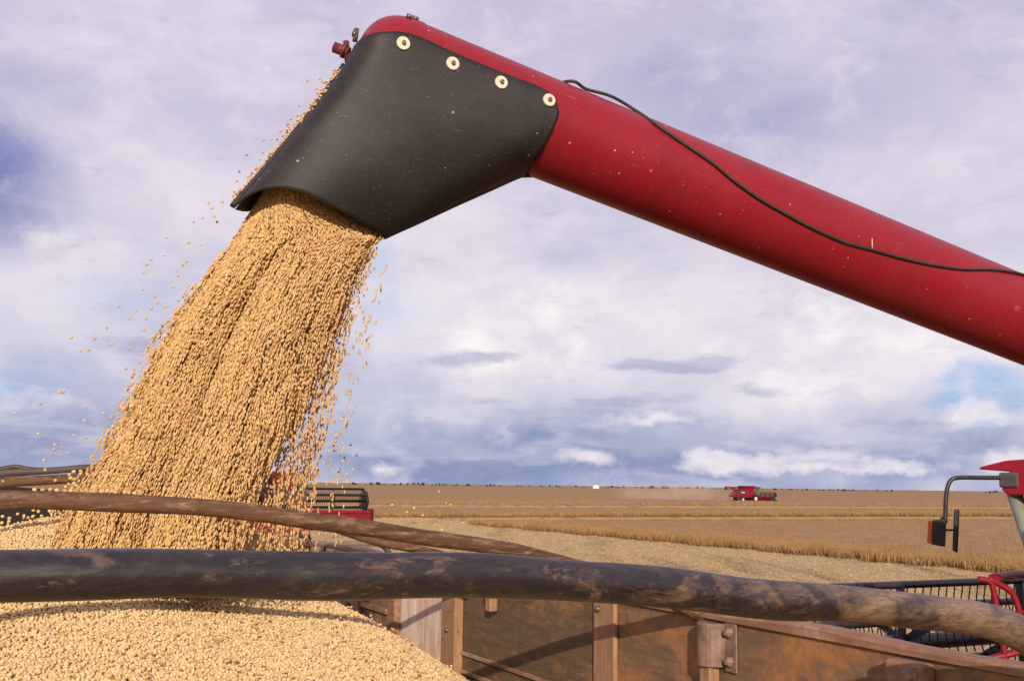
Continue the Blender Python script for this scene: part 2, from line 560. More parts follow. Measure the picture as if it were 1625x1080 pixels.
    # heaped heads with crisp upper rims
    cu = blobs(puff, [(840, 520, 135, 95, 1.7), (880, 500, 80, 65, 1.0), (790, 560, 140, 60, .8), (1290, 505, 64, 46, 1.7), (1360, 520, 120, 42, 1.0), (1470, 545, 110, 40, .6), (1140, 556, 42, 22, 1.1), (1320, 610, 150, 50, .7),
                      (1200, 590, 120, 40, .6), (925, 725, 66, 18, .95), (1180, 738, 170, 24, .85), (1290, 726, 130, 30, .85), (1420, 742, 110, 18, .8), (1130, 725, 60, 18, .7), (800, 690, 60, 24, .4), (605, 738, 45, 18, .5),
                      (1560, 655, 90, 30, .8), (1600, 735, 60, 26, .9), (100, 640, 170, 26, .3), (1050, 665, 120, 22, .6), (90, 375, 120, 40, .35)])
    fine = noise(32, 7, .62, (1, 1.5, 1), (0, 3, 0))
    cu = M('ADD', cu, M('MULTIPLY_ADD', fine, 1.3, -.65))
    mot = ramp(noise(18, 6, .6, (1, 1.4, 1), (9, 3, 0)), [(.35, lin(226, 218, 232)), (.62, lin(253, 247, 247))])
    c = mix(M('MULTIPLY', ramp(cu, [(.16, 0.0), (.34, .35), (.62, .85), (1.0, 1.0)]), .94), c, mot)
    # their shaded undersides
    sh_ = blobs(wisp, [(745, 570, 110, 20, 1.2), (1060, 578, 160, 15, 1.25), (1150, 572, 70, 16, .6), (200, 546, 75, 17, 1.0), (70, 712, 130, 20, 1.0), (60, 660, 110, 10, .8), (1000, 640, 150, 16, .6), (1200, 620, 60, 20, .6),
                       (1440, 668, 130, 12, .7), (1310, 735, 130, 10, .55), (1000, 628, 150, 14, .5), (760, 640, 110, 14, .45), (880, 660, 160, 14, .5), (1240, 700, 60, 12, .5)])
    f2 = noise(20, 6, .6, (1, 4, 1), (7, 1, 0))
    f2b = noise(44, 7, .65, (1, 3, 1), (3, 8, 0))
    sh_ = M('ADD', sh_, M('ADD', M('MULTIPLY_ADD', f2, 1.5, -.75), M('MULTIPLY_ADD', f2b, .6, -.3)))
    c = mix(M('MULTIPLY', ramp(sh_, [(.15, 0.0), (.75, 1.0)]), .62), c, lin(160, 162, 197))
    # finer billows all over
    bw = noise(15, 9, .62, (1, 1.6, 1), (6, 6, 0), .5)
    c = mix(M('MULTIPLY', ramp(bw, [(.40, 1.0), (.52, 0.0)]), .16), c, lin(180, 180, 208))
    c = mix(M('MULTIPLY', ramp(bw, [(.52, 0.0), (.70, 1.0)]), .32), c, lin(243, 236, 243))
    # thin pale streaks
    f3 = noise(9, 7, .6, (1, 5.5, 1), (2, 5, 0), .4)
    low = ramp(e01, [(0.0, 1.0), (.35, .45), (.6, .12)])
    c = mix(M('MULTIPLY', M('MULTIPLY', ramp(f3, [(.52, 0.0), (.72, 1.0)]), low), .55), c, lin(226, 222, 236))
    L(c, bg.inputs['Color']); bg.inputs['Strength'].default_value = 1.0
    L(bg.outputs[0], out.inputs['Surface'])
make_sky()


# ------------------------------------------------------------------ ground
def strip_t(u):
    return 0
def ground_mat():
    m = NT('stubble_ground')
    rot = (0, 0, -AL)
    a = m.noise(.16, 7, .62, (3.2, .28, 1), rot)           # combed windrows along the rows
    b = m.noise(2.2, 8, .72, (1.4, .8, 1), rot)
    d = m.noise(.035, 4, .6)
    c = m.mix(m.ramp(b, [(.28, 0.0), (.70, 1.0)]), (.26, .165, .075), (.62, .445, .225))
    c = m.mix(m.math('MULTIPLY', m.ramp(a, [(.36, 1.0), (.50, 0.0)]), .8), c, (.200, .125, .06))
    c = m.mix(m.math('MULTIPLY', m.ramp(d, [(.4, 0.0), (.65, 1.0)]), .35), c, (.44, .29, .135))
    m.col(c)
    m.rough(.9)
    m.spec(.15)
    m.bump(b, .8, .06)
    return m.m
g = MB()
xs = [-9000, -2500, -600, -150, -40, 0, 40, 150, 600, 2500, 9000]
ys = [-400, -40, 0, 40, 120, 400, 1500, 5000, 12000]
g.add([(x, y, 0) for y in ys for x in xs],
      [(j * len(xs) + i, j * len(xs) + i + 1, (j + 1) * len(xs) + i + 1, (j + 1) * len(xs) + i)
       for j in range(len(ys) - 1) for i in range(len(xs) - 1)])
gr = g.build('ground', ground_mat())
meta(gr, 'harvested field of pale straw stubble reaching to the horizon', 'field', kind='structure')

def crop_mat(name, lo, hi):
    m = NT(name)
    a = m.noise(.5, 6, .7, (1, .5, 1), (0, 0, -AL))
    b = m.noise(7, 5, .7)
    c = m.mix(m.ramp(a, [(.3, 0.0), (.7, 1.0)]), lo, hi)
    c = m.mix(m.math('MULTIPLY', m.ramp(b, [(.35, 0.0), (.7, 1.0)]), .5), c, tuple(min(1, x * 1.45) for x in hi))
    m.col(c)
    m.rough(.85)
    m.spec(.15)
    return m.m
CROP = crop_mat('ripe_soybean_crop', (.205, .117, .049), (.335, .203, .092))
CROPB = crop_mat('soybean_canopy', (.220, .128, .054), (.325, .196, .089))
STUB = crop_mat('cut_straw', (.38, .255, .12), (.56, .41, .215))

def blades_mesh(P, K, h, wd, lean, spread):
    """K slim upright triangles round every point of P: dry stems and pods"""
    N = len(P)
    b = np.repeat(P, K, axis=0) + np.concatenate([rng.normal(0, spread, (N * K, 2)), np.zeros((N * K, 1))], 1)
    hh = h * rng.uniform(.65, 1.12, N * K)
    an = rng.uniform(0, math.pi, N * K)
    dv = np.stack([np.cos(an), np.sin(an), np.zeros(N * K)], 1) * (wd * rng.uniform(.6, 1.4, N * K))[:, None]
    tip = b + np.concatenate([rng.normal(0, lean, (N * K, 2)), hh[:, None]], 1)
    mid = (b + tip) / 2
    # diamond: base, mid+, tip, mid-
    V = np.stack([b, mid + dv, tip, mid - dv], 1).reshape(-1, 3)
    Q = np.arange(N * K * 4).reshape(-1, 4)
    return V, Q
def np_obj(name, V, Q, mat, **kw):
    me = bpy.data.meshes.new(name)
    me.vertices.add(len(V)); me.vertices.foreach_set('co', V.astype(np.float32).ravel())
    n = Q.shape[1]
    me.loops.add(Q.size); me.loops.foreach_set('vertex_index', Q.astype(np.int32).ravel())
    me.polygons.add(len(Q)); me.polygons.foreach_set('loop_start', np.arange(0, Q.size, n, dtype=np.int32))
    me.update(calc_edges=True)
    me.materials.append(mat)
    o = bpy.data.objects.new(name, me)
    COL.objects.link(o)
    return meta(o, **kw)
r2, h2 = np.array(RV), np.array(HV)
def UT(u, t, z=0.0):
    return u[:, None] * r2 + t[:, None] * h2 + np.array([0, 0, 1.0]) * (z if np.isscalar(z) else z[:, None])

def canopy(u0, u1, t0, t1, step_u, step_t, z, skirt=True):
    """undulating top of a standing block with an irregular front"""
    nu, ntt = max(2, int((u1 - u0) / step_u)), max(2, int((t1 - t0) / step_t))
    uu, tt = np.meshgrid(np.linspace(u0, u1, nu), np.linspace(t0, t1, ntt))
    zz = z + rng.normal(0, .045, uu.shape)
    zz[0, :] = 0; zz[:, 0] = 0; zz[-1, :] = 0; zz[:, -1] = 0
    V = UT(uu.ravel(), tt.ravel(), zz.ravel())
    i, j = np.meshgrid(np.arange(nu - 1), np.arange(ntt - 1))
    k = (j * nu + i).ravel()
    return V, np.stack([k, k + 1, k + nu + 1, k + nu], 1)
def crop_block(label, parts, blades):
    Vs, Qs, Ms, off = [], [], [], 0
    for V, Q in parts:
        Vs.append(V); Qs.append(Q + off); Ms.append(np.ones(len(Q), np.int32)); off += len(V)
    for V, Q in blades:
        Vs.append(V); Qs.append(Q + off); Ms.append(np.zeros(len(Q), np.int32)); off += len(V)
    o = np_obj('soybean_crop', np.concatenate(Vs), np.concatenate(Qs), CROP,
               label=label, cat='crop', kind='stuff', group='standing soybean blocks')
    o.data.materials.append(CROPB)
    o.data.polygons.foreach_set('material_index', np.concatenate(Ms))
    return o
U_A, T_A = 39.4, 86.0
def edge_wave(x, s):
    return .35 * np.sin(x * .9 + s) + .25 * np.sin(x * 2.3 + 2 * s) + rng.normal(0, .12, len(x))
# near block: dense at its cut edge, thinner inside
n1 = 15000
t = rng.uniform(-8, T_A, n1); u = U_A + np.abs(rng.normal(0, 2.6, n1)); u += edge_wave(t, 1.0)
n2 = 26000
t2 = rng.uniform(-8, T_A, n2); u2 = U_A + 1.0 + rng.uniform(0, 1, n2) ** 1.3 * 80
n3 = 3500
u3 = rng.uniform(U_A, U_A + 60, n3); t3 = T_A - np.abs(rng.normal(0, .8, n3))
PA = UT(np.concatenate([u, u2, u3]), np.concatenate([t, t2, t3]))
crop_block('nearer block of ripe brown soybeans with a ragged cut front edge',
           [canopy(U_A + 1.0, U_A + 260, -30, T_A - .8, .8, .8, .34)],
           [blades_mesh(PA, 7, .47, .015, .10, .10)])
T_B = 105.0
n1 = 16000
u = rng.uniform(-70, 190, n1); t = T_B + np.abs(rng.normal(0, 1.6, n1)) + edge_wave(u, 2.0)
n2 = 22000
u2 = rng.uniform(-70, 190, n2); t2 = T_B + 1 + rng.uniform(0, 1, n2) ** 1.4 * 48
PB = UT(np.concatenate([u, u2]), np.concatenate([t, np.minimum(t2, 131)]))
crop_block('middle strip of ripe brown soybeans between two pale cut lanes',
           [canopy(-300, 700, T_B + .8, 132, 2.0, 1.2, .34)],
           [blades_mesh(PB, 6, .50, .026, .10, .14)])
n1 = 16000
u = rng.uniform(-110, 330, n1); t = 166.0 + np.abs(rng.normal(0, 20, n1))
n2 = 24000
u2 = rng.uniform(-200, 600, n2); t2 = 166 + rng.uniform(0, 1, n2) ** 1.6 * 420
PC = UT(np.concatenate([u, u2]), np.concatenate([t, t2]))
crop_block('farthest block of ripe soybeans running on to the horizon',
           [canopy(-500, 1300, 166.5, 700, 6, 3.0, .34), canopy(-3500, 7500, 698, 6500, 60, 40, .36)],
           [blades_mesh(PC, 5, .50, .045, .10, .2)])
n1 = 42000
u = rng.uniform(-14, 42, n1); t = 12 + rng.uniform(0, 1, n1) ** .8 * 108
np_st = blades_mesh(UT(u, t), 4, .085, .009, .09, .22)
np_obj('straw_stubble', np_st[0], np_st[1], STUB, label='pale cut stalks and straw littering the harvested ground',
       cat='stubble', kind='stuff')

# ------------------------------------------------------------------ combines
def boxrot(ax, deg):
    return Matrix.Rotation(R(deg), 3, ax)
def wheel(root, c, rad, wid, sgn):
    tb = MB()
    hw = wid / 2
    tb.lathe(c, (1, 0, 0), [(-hw * .8, rad * .56), (-hw, rad * .66), (-hw, rad * .88), (-hw * .8, rad * .96), (-hw * .4, rad), (hw * .4, rad),
                            (hw * .8, rad * .96), (hw, rad * .88), (hw, rad * .66), (hw * .8, rad * .56)], 36)
    for k in range(20):
        a = 2 * math.pi * k / 20
        for sd in (-1, 1):
            q = Matrix.Rotation(a + sd * .06, 3, 'X')
            p = Vector(c) + q @ Vector((sd * hw * .5, 0, rad * .995))
            tb.box(p - Vector((hw * .46, .05, .03)), p + Vector((hw * .46, .05, .03)), 0, q @ boxrot('Z', sd * 35))
    ty = MB()
    x = sgn * hw * .45
    ty.lathe(c, (1, 0, 0), [(x * -1, rad * .56), (x, rad * .57), (x * .8, rad * .5), (x * .2, rad * .45), (x * .2, rad * .2), (x * 1.0, rad * .17), (x * 1.05, .001)], 28)
    rim = ty.build('wheel', MAT['rim'], root)
    tb.build('tyre', MAT['tyre'], rim)

def combine(name, label, O, rz, lift, hw, stowed=True, rel=0.0, hdr_y=0.0):
    root = empty(name, O, rz, label=label, cat='combine harvester', group='red combine harvesters')
    red, blk = MAT['red_gloss' if not stowed else 'red_far'], MAT['black']
    b = MB()
    b.prism([(-5.2, 2.15), (-5.25, 1.35), (-4.6, 1.15), (-3.9, 1.25), (-3.2, 1.05), (.2, .95), (.55, 1.6), (.3, 2.3), (-.2, 2.75), (-4.3, 2.75)], -1.18, 1.18)
    body = b.build('body', red, root, .03)
    for sx in (-1, 1):
        for (y0, y1, z0, z1) in ((-2.9, -1.45, 1.35, 2.55), (-1.38, .05, 1.3, 2.55)):
            p = MB(); p.box((sx * 1.2 - .02, y0, z0), (sx * 1.2 + .02, y1, z1)); p.build('side_panel', MAT['red'], body, .015)
    if stowed:
        d = MB(); d.box((1.18, -4.0, 2.18), (1.235, -3.0, 2.42)); d.build('stripe', MAT['white'], body)
    e = MB()
    e.box((-1.1, -4.5, 1.75), (1.22, -3.05, 3.02))
    for k in range(8):
        e.box((1.22, -4.4, 1.85 + k * .14), (1.24, -3.15, 1.9 + k * .14))
    e.build('engine_bay', MAT['dark_grey'], root, .03)
    ex = MB(); ex.tube([(-.2, -3.6, 3.0), (-.2, -3.6, 3.55), (-.2, -3.75, 3.7)], .07); ex.build('exhaust', blk, root)
    gt = MB()
    lo, hi_ = [(-1.2, -2.9), (1.2, -2.9), (1.2, .05), (-1.2, .05)], [(-1.5, -3.0), (1.5, -3.0), (1.5, .1), (-1.5, .1)]
    def ring(z, q): return [(x, y, z) for x, y in q]
    gt.add(ring(2.7, lo) + ring(3.25, lo) + ring(3.85, hi_), [(0, 1, 2, 3)] + [(i, (i + 1) % 4, 4 + (i + 1) % 4, 4 + i) for i in range(4)] +
           [(4 + i, 4 + (i + 1) % 4, 8 + (i + 1) % 4, 8 + i) for i in range(4)] + [(8, 9, 10, 11)])
    gt.build('grain_tank', red, root, .03)
    ho = MB(); ho.prism([(-5.2, 2.1), (-6.0, 1.7), (-6.05, 1.15), (-5.2, 1.2)], -.95, .95); ho.build('straw_hood', red, root, .03)
    # cab
    c = MB(); c.prism([(.35, 1.75), (1.55, 1.65), (1.70, 2.3), (2.02, 3.40), (.35, 3.40)], -.78, .78)
    cab = c.build('cab', MAT['glass'], root, .02)
    for sx in (-.82, .82):
        pl = MB(); pl.tube([(sx, 1.60, 1.65), (sx, 1.72, 2.28), (sx, 2.10, 3.42)], .055, 8); pl.build('cab_pillar', MAT['pillar'], cab)
        pl = MB(); pl.tube([(sx, .4, 1.75), (sx, .4, 3.42)], .05, 8); pl.build('cab_pillar', MAT['pillar'], cab)
    rf = MB()
    prof = [(-.05, 3.37), (2.09, 3.37), (2.14, 3.41), (2.06, 3.545), (2.34, 3.565), (2.33, 3.585), (2.1, 3.63), (1.5, 3.66), (.2, 3.66), (-.05, 3.58)]
    rf.prism(prof, -.9, .9)
    roof = rf.build('cab_roof', red, root, .02)
    for sx in (-1, 1):
        l_ = MB(); l_.box((sx * .775 - .14, 1.98, 3.425), (sx * .775 + .14, 2.15, 3.54)); l_.build('work_light', MAT['lens'], roof, .015)
    # wheels
    for sx in (-1, 1):
        wheel(root, (sx * 1.5, 0, .88), .88, .7, sx)
        wheel(root, (sx * 1.35, -3.7, .62), .62, .45, sx)
    ax = MB(); ax.tube([(-1.4, 0, .88), (1.4, 0, .88)], .16); ax.build('axle', MAT['red_dark'], root)
    ax = MB(); ax.tube([(-1.3, -3.7, .62), (1.3, -3.7, .62)], .11); ax.box((-.15, -3.8, .6), (.15, -3.6, 1.3)); ax.build('axle', MAT['red_dark'], root)
    fh = MB(); fh.prism([(.35, 1.75), (.45, .95), (2.6, .45 + lift), (2.6, 1.05 + lift)], -.6, .6); fh.build('feeder_house', red, root, .02)
    # header
    y0 = 2.6 + hdr_y
    hd = MB()
    hd.prism([(y0, .12 + lift), (y0 + .08, .12 + lift), (y0 + .08, 1.05 + lift), (y0, 1.05 + lift)], -hw, hw)
    hd.box((-hw, y0 + .08, .10 + lift), (hw, y0 + 1.15, .15 + lift))
    hd.box((-hw, y0 - .08, .95 + lift), (hw, y0 + .12, 1.08 + lift))
    hd.box((-hw, y0 - .07, .50 + lift), (hw, y0 - .002, .60 + lift))
    k = -hw + .75
    while k < hw:
        hd.box((k - .04, y0 - .06, .14 + lift), (k + .04, y0 - .003, .94 + lift)); k += 1.5
    header = hd.build('header', red, root)
    ag = MB(); ag.tube([(-hw + .1, y0 + .5, .45 + lift), (hw - .1, y0 + .5, .45 + lift)], .2)
    n = int(hw * 2 / .12)
    hel = [( -hw + .1 + (2 * hw - .2) * i / n, y0 + .5 + .29 * math.cos(i * .9), .45 + lift + .29 * math.sin(i * .9)) for i in range(n)]
    ag.tube(hel, .025, 6); ag.build('feed_screw', MAT['dark_grey'], header)
    for sx in (-1, 1):
        dv = MB(); dv.prism([(y0 - .15, .1 + lift), (y0 + 1.9, .1 + lift), (y0 + 1.2, .45 + lift), (y0 + .5, 1.15 + lift), (y0 - .15, 1.15 + lift)], sx * hw - .04, sx * hw + .04)
        dv.build('end_divider', MAT['black'], header)
    # reel
    ry, rz_, rr = y0 + .95 + rel, 1.28 + lift + rel * .3 + (.22 if stowed else 0), (.53 if not stowed else .62)
    fat = .036 if not stowed else .06
    ce = MB(); ce.tube([(-hw + .1, ry, rz_), (hw - .1, ry, rz_)], .075); 
    reel = ce.build('reel', blk, root)
    for kk in range(6):
        a = 2 * math.pi * kk / 6 + .52
        y, z = ry + rr * math.cos(a), rz_ + rr * math.sin(a)
        t_ = MB(); t_.tube([(-hw + .1, y, z), (hw - .1, y, z)], fat, 8)
        x = -hw + .16
        while x < hw - .12:
            t_.tube([(x, y, z), (x, y + .03, z - .16), (x, y - .02, z - .30)], .009, 4); x += .105
        t_.build('reel_bat', blk, reel)
    ns = max(3, int(2 * hw / 1.6))
    for i in range(ns + 1):
        x = -hw + .12 + (2 * hw - .24) * i / ns
        sp = MB()
        for kk in range(6):
            a = 2 * math.pi * kk / 6 + .52
            q = Matrix.Rotation(a - math.pi / 2, 3, 'X')
            cpt = Vector((x, ry, rz_)) + q @ Vector((0, 0, rr / 2))
            sp.box(cpt - Vector((.014, .04, rr / 2)), cpt + Vector((.014, .04, rr / 2)), 0, q)
            a2 = a + math.pi / 3
            if i in (0, ns):
                sp.tube([(x, ry + rr * math.cos(a), rz_ + rr * math.sin(a)), (x, ry + rr * math.cos(a2), rz_ + rr * math.sin(a2))], .03, 6)
        sp.build('reel_spider', blk, reel)
    if stowed:
        for sx in (-1, 1):
            rs = MB(); rs.lathe((sx * (hw - .03), ry, rz_), (1, 0, 0), [(-.03, .001), (-.03, rr * .92), (.03, rr * .92), (.03, .001)], 6, 0, False); rs.build('reel_end', blk, reel)
    if stowed:
        au = MB(); au.tube([(-1.35, -.4, 3.1), (-1.35, -.9, 3.35), (-1.3, -6.6, 3.55)], .18, 16); au.tube([(-1.35, -.4, 1.6), (-1.35, -.4, 3.15)], .2)
        at_ = au.build('unloading_auger', MAT['red'], root)
        bt = MB(); bt.tube([(-1.3, -6.5, 3.55), (-1.3, -6.85, 3.3), (-1.3, -6.95, 2.95)], [.2, .22, .2], 12); bt.build('rubber_spout', MAT['rubber'], at_)
        for sx in (-1, 1):
            ma = MB(); ma.tube([(sx * .88, 2.1, 3.5), (sx * 1.35, 2.15, 3.52), (sx * 1.45, 2.15, 3.3)], .025, 6); arm = ma.build('mirror_arm', blk, root)
            mm = MB(); mm.box((sx * 1.45 - .14, 2.1, 2.95), (sx * 1.45 + .14, 2.17, 3.32)); mm.build('mirror', MAT['black_plastic'], arm, .02)
    return root

# ---- the unloading combine: placed so that its cab corner, mirror and auger pivot agree with the photograph
O1 = Vector((5.50, 6.95, 0))
near = combine('combine_harvester', 'nearest red combine, its raised auger pouring soybeans into the wooden truck', O1, AL, .60, 5.0, stowed=False, rel=.35, hdr_y=.15)
X1 = (Matrix.Translation(O1) @ Matrix.Rotation(AL, 4, 'Z')).inverted()

# auger tube
TR = .20
A0, A1 = at(830, 190.5, 4.29), at(1600, 498.5, 5.19)
AD = (A1 - A0).normalized()
def axis_at_px(px):
    d = 0.0
    lo, hi = -4.0, 8.0
    for _ in range(50):
        m = (lo + hi) / 2
        if proj(A0 + AD * m)[0] < px: lo = m
        else: hi = m
    return lo
def axis_Y(x):
    return A0.y + (x - A0.x) * AD.y / AD.x
def cyl_hit(px, py, rad):
    """nearest point of the tube's surface along a sight line (or its closest approach)"""
    d = ray(px, py).normalized()
    oc = EYE - A0
    dp = d - AD * d.dot(AD)
    op = oc - AD * oc.dot(AD)
    a, b, c = dp.dot(dp), 2 * dp.dot(op), op.dot(op) - rad * rad
    disc = b * b - 4 * a * c
    k = (-b - math.sqrt(disc)) / (2 * a) if disc > 0 else -b / (2 * a)
    P = EYE + d * k
    ax = A0 + AD * (P - A0).dot(AD)
    nr = (P - ax).normalized()
    return ax + nr * rad, nr
s_end = axis_at_px(640)
E0 = A0 + AD * s_end
PIV = A0 + AD * 5.6                       # where the tube meets the elbow on the combine
tb = MB(X1)
tb.lathe(E0, AD, [(0, TR), (.6, TR), (1.4, TR), (2.6, TR), (4.0, TR), ((PIV - E0).dot(AD), TR)], 72)
path = [PIV - AD * .02, PIV + AD * .22 + Vector((0, 0, -.06)), PIV + AD * .32 + Vector((0, 0, -.3)), Vector((PIV.x, PIV.y, 1.5)) + AD * .33]
tb.tube(catmull(path, 6), TR * 1.04, 32)
auger = tb.build('unloading_auger', MAT['red'], near)
cp = MB(X1)
prof = [(.012, TR + .003), (0, TR + .0035)]
for i in range(1, 13):
    a = i / 12 * math.pi / 2
    prof.append((-TR * .98 * math.sin(a) ** .85, max(.001, (TR + .0035) * math.cos(a) ** .72)))
cp.lathe(E0, AD, prof, 64)
cp.build('end_cap', MAT['red'], auger)
for (px, py) in ((649, 24), (659, 27)):
    P, nrm = cyl_hit(px, py + 4, TR + .001)
    q = MB(X1); q.cyl(P - nrm * .004, P + nrm * .012, .012, 8); q.build('bolt', MAT['brass'], auger)
# pin and flange at the nose
pn = MB(X1)
Yn = axis_Y(E0.x - .2) + .02
pn.cyl(at(530, 75, Yn), at(554, 84, Yn), .021, 14)
pn.cyl(at(544, 80, Yn), at(549, 82, Yn), .030, 8)
pn.cyl(at(549, 66, Yn), at(552, 99, Yn), .012, 8)
pn.build('nose_pin', MAT['red_dark'], auger)
pn = MB(X1); pn.cyl(at(560, 53, Yn), at(566, 55, Yn), .014, 8); pn.cyl(at(566, 46, Yn), at(563, 66, Yn), .010, 8); pn.build('bolt', MAT['brass'], auger)
# cable
cpx = [(880, 113), (905, 119), (935, 132), (970, 150), (1005, 172), (1045, 200), (1090, 231), (1130, 258), (1165, 287), (1205, 315), (1250, 341), (1290, 362),
       (1340, 384), (1384, 396), (1430, 409), (1480, 420), (1530, 427), (1580, 428), (1625, 436), (1690, 452), (1800, 490), (2000, 560)]
cpts = []
for i, (px, py) in enumerate(cpx):
    P, nrm = cyl_hit(px, py, TR + .007)
    cpts.append(P + nrm * (.012 if i == 3 else 0))
q0, n0 = cyl_hit(868, 112, TR + .007)
qa = A0 + AD * (q0 - A0).dot(AD)
cpts = [qa + Matrix.Rotation(s_ * R(70), 3, AD) @ (n0 * (TR + .007)) for s_ in ((-1,) if (Matrix.Rotation(-R(70), 3, AD) @ n0).y > 0 else (1,))] + cpts[1:]
cb = MB(X1); cb.tube(catmull(cpts, 6), .0066, 10); cb.build('cable', MAT['cable'], auger)

# rubber spout: near and far halves of a flattened chute wrapped round the tube's end
def resample(pts, n):
    P = [Vector(p) for p in pts]
    L = [0]
    for a, b in zip(P, P[1:]): L.append(L[-1] + (b - a).length)
    out = []
    for i in range(n):
        d = L[-1] * i / (n - 1)
        k = max(j for j in range(len(P)) if L[j] <= d + 1e-9)
        if k >= len(P) - 1: out.append(P[-1].copy()); continue
        f = (d - L[k]) / (L[k + 1] - L[k])
        out.append(P[k].lerp(P[k + 1], f))
    return out
NS, NV = 49, 41
def sm(pts, n):                            # smooth polyline in pixels
    return resample(catmull([(a, b, 0) for a, b in pts], 8), n)
topc = sm([(556, 90), (565, 69), (583, 56), (612, 50), (646, 52), (680, 64), (718, 82), (795, 114), (872, 146), (888, 179)], NS)
botc = sm([(369, 328), (388, 312), (413, 300), (443, 296.5), (475, 303), (505, 317), (545, 339), (585, 361), (617, 377)], NS)
lefc = sm([(556, 90), (527, 133), (489, 185), (432, 255), (369, 328)], NV)
rigc = resample([(888, 179, 0), (877, 207, 0), (860, 240, 0), (836, 277, 0), (780, 303, 0), (720, 330, 0), (660, 358, 0), (617, 377, 0)], NV)
RC = TR + .016
def top_pt(i):
    p = topc[i]; s = i / (NS - 1)
    Pc, _ = cyl_hit(p.x, p.y, RC)
    px = p.x
    f = min(1, max(0, (px - 556) / 70)); f = math.sqrt(max(0, 1 - (1 - f) ** 2))
    ya = axis_Y(at(p.x, p.y, 4.1).x)
    Y = ya + (Pc.y - ya) * f
    return at(p.x, p.y, Y)
def right_pt(i):
    p = rigc[i]
    if p.x > 832 and p.y < 278:
        return cyl_hit(p.x, p.y, RC)[0]
    return at(p.x, p.y, axis_Y(at(p.x, p.y, 4.1).x))
def bot_pt(i):
    p = botc[i]; s = i / (NS - 1)
    ya = axis_Y(at(p.x, p.y, 4.05).x)
    return at(p.x, p.y, ya - .19 * math.sin(math.pi * s) ** .75)
def left_pt(i):
    p = lefc[i]
    return at(p.x, p.y, axis_Y(at(p.x, p.y, 4.05).x))
T_ = [top_pt(i) for i in range(NS)]; B_ = [bot_pt(i) for i in range(NS)]
L_ = [left_pt(i) for i in range(NV)]; R_ = [right_pt(i) for i in range(NV)]
T_[0] = L_[0]; B_[0] = L_[-1]; R_[0] = T_[-1]; B_[-1] = R_[-1]
G = [[None] * NS for _ in range(NV)]
for j in range(NV):
    v = j / (NV - 1)
    for i in range(NS):
        s = i / (NS - 1)
        G[j][i] = T_[i] * (1 - v) + B_[i] * v + L_[j] * (1 - s) + R_[j] * s - (T_[0] * (1 - s) * (1 - v) + T_[-1] * s * (1 - v) + B_[0] * (1 - s) * v + B_[-1] * s * v)
def push(P):
    sa = (P - A0).dot(AD)
    q = A0 + AD * max(sa, s_end - .03)
    dd = P - q
    if sa > s_end - .22 and dd.length < RC:
        return q + dd.normalized() * RC
    return P
# the sheet is taut: along every strip it takes the straightest line that clears the tube (near side of the convex hull)
for i in range(1, NS - 1):
    col = [push(G[j][i]) for j in range(NV)]
    arc = [0.0]
    for j in range(1, NV):
        q = G[j][i] - G[j - 1][i]
        arc.append(arc[-1] + math.hypot(q.x, q.z) + 1e-6)
    ys = [p.y for p in col]
    hull = []
    for k in range(NV):
        while len(hull) > 1:
            a_, b_ = hull[-2], hull[-1]
            if (ys[b_] - ys[a_]) * (arc[k] - arc[a_]) >= (ys[k] - ys[a_]) * (arc[b_] - arc[a_]): hull.pop()
            else: break
        hull.append(k)
    for a_, b_ in zip(hull, hull[1:]):
        for k in range(a_, b_ + 1):
            f = (arc[k] - arc[a_]) / (arc[b_] - arc[a_])
            G[k][i] = Vector((G[k][i].x, ys[a_] * (1 - f) + ys[b_] * f, G[k][i].z))
for it in range(14):
    N_ = [[p.copy() for p in row] for row in G]
    for j in range(1, NV - 1):
        for i in range(1, NS - 1):
            N_[j][i].y = (G[j][i].y * 2 + G[j - 1][i].y + G[j + 1][i].y + G[j][i - 1].y + G[j][i + 1].y) / 6
    G = N_
    if it % 2 == 1:
        for j in range(1, NV - 1):
            for i in range(1, NS - 1):
                G[j][i] = push(G[j][i])
grid, far = [], []
for j in range(NV):
    for i in range(NS):
        P = G[j][i]
        grid.append(P)
        far.append(Vector((P.x, 2 * axis_Y(P.x) - P.y, P.z)))
fs = [(j * NS + i, j * NS + i + 1, (j + 1) * NS + i + 1, (j + 1) * NS + i) for j in range(NV - 1) for i in range(NS - 1)]
sp = MB(X1)
sp.add(grid, fs, 0, True)
sp.add(far, [tuple(reversed(f)) for f in fs], 0, True)
spout = sp.build('rubber_spout', MAT['rubber'], auger, label='black rubber spout boot')
import bmesh
bm = bmesh.new(); bm.from_mesh(spout.data)
bmesh.ops.remove_doubles(bm, verts=bm.verts, dist=.0008)
bmesh.ops.recalc_face_normals(bm, faces=bm.faces)
bm.to_mesh(spout.data); bm.free()
for p in spout.data.polygons: p.use_smooth = True
so_ = spout.modifiers.new('thickness', 'SOLIDIFY'); so_.thickness = .009; so_.offset = -1
# folded seam along the outer edge
sm_ = MB(X1)
sm_.tube([P + Vector((-.006, .012, .004)) for P in L_[2:]], .0095, 8)
sm_.build('spout_seam', MAT['rubber'], auger)
for (px, py) in ((640, 69), (718.5, 101), (795.5, 131), (871.5, 159)):
    P, nrm = cyl_hit(px, py, RC + .002)
    wsh = MB(X1)
    wsh.lathe(P, nrm, [(-.004, .0255), (.003, .0255), (.0045, .0235), (.0045, .001)], 28, 0, False)
    wsh.lathe(P, nrm, [(.0045, .0085), (.014, .0085), (.0145, .001)], 6, 1, False)
    wsh.build('washer', [MAT['cream'], MAT['brass']], auger)
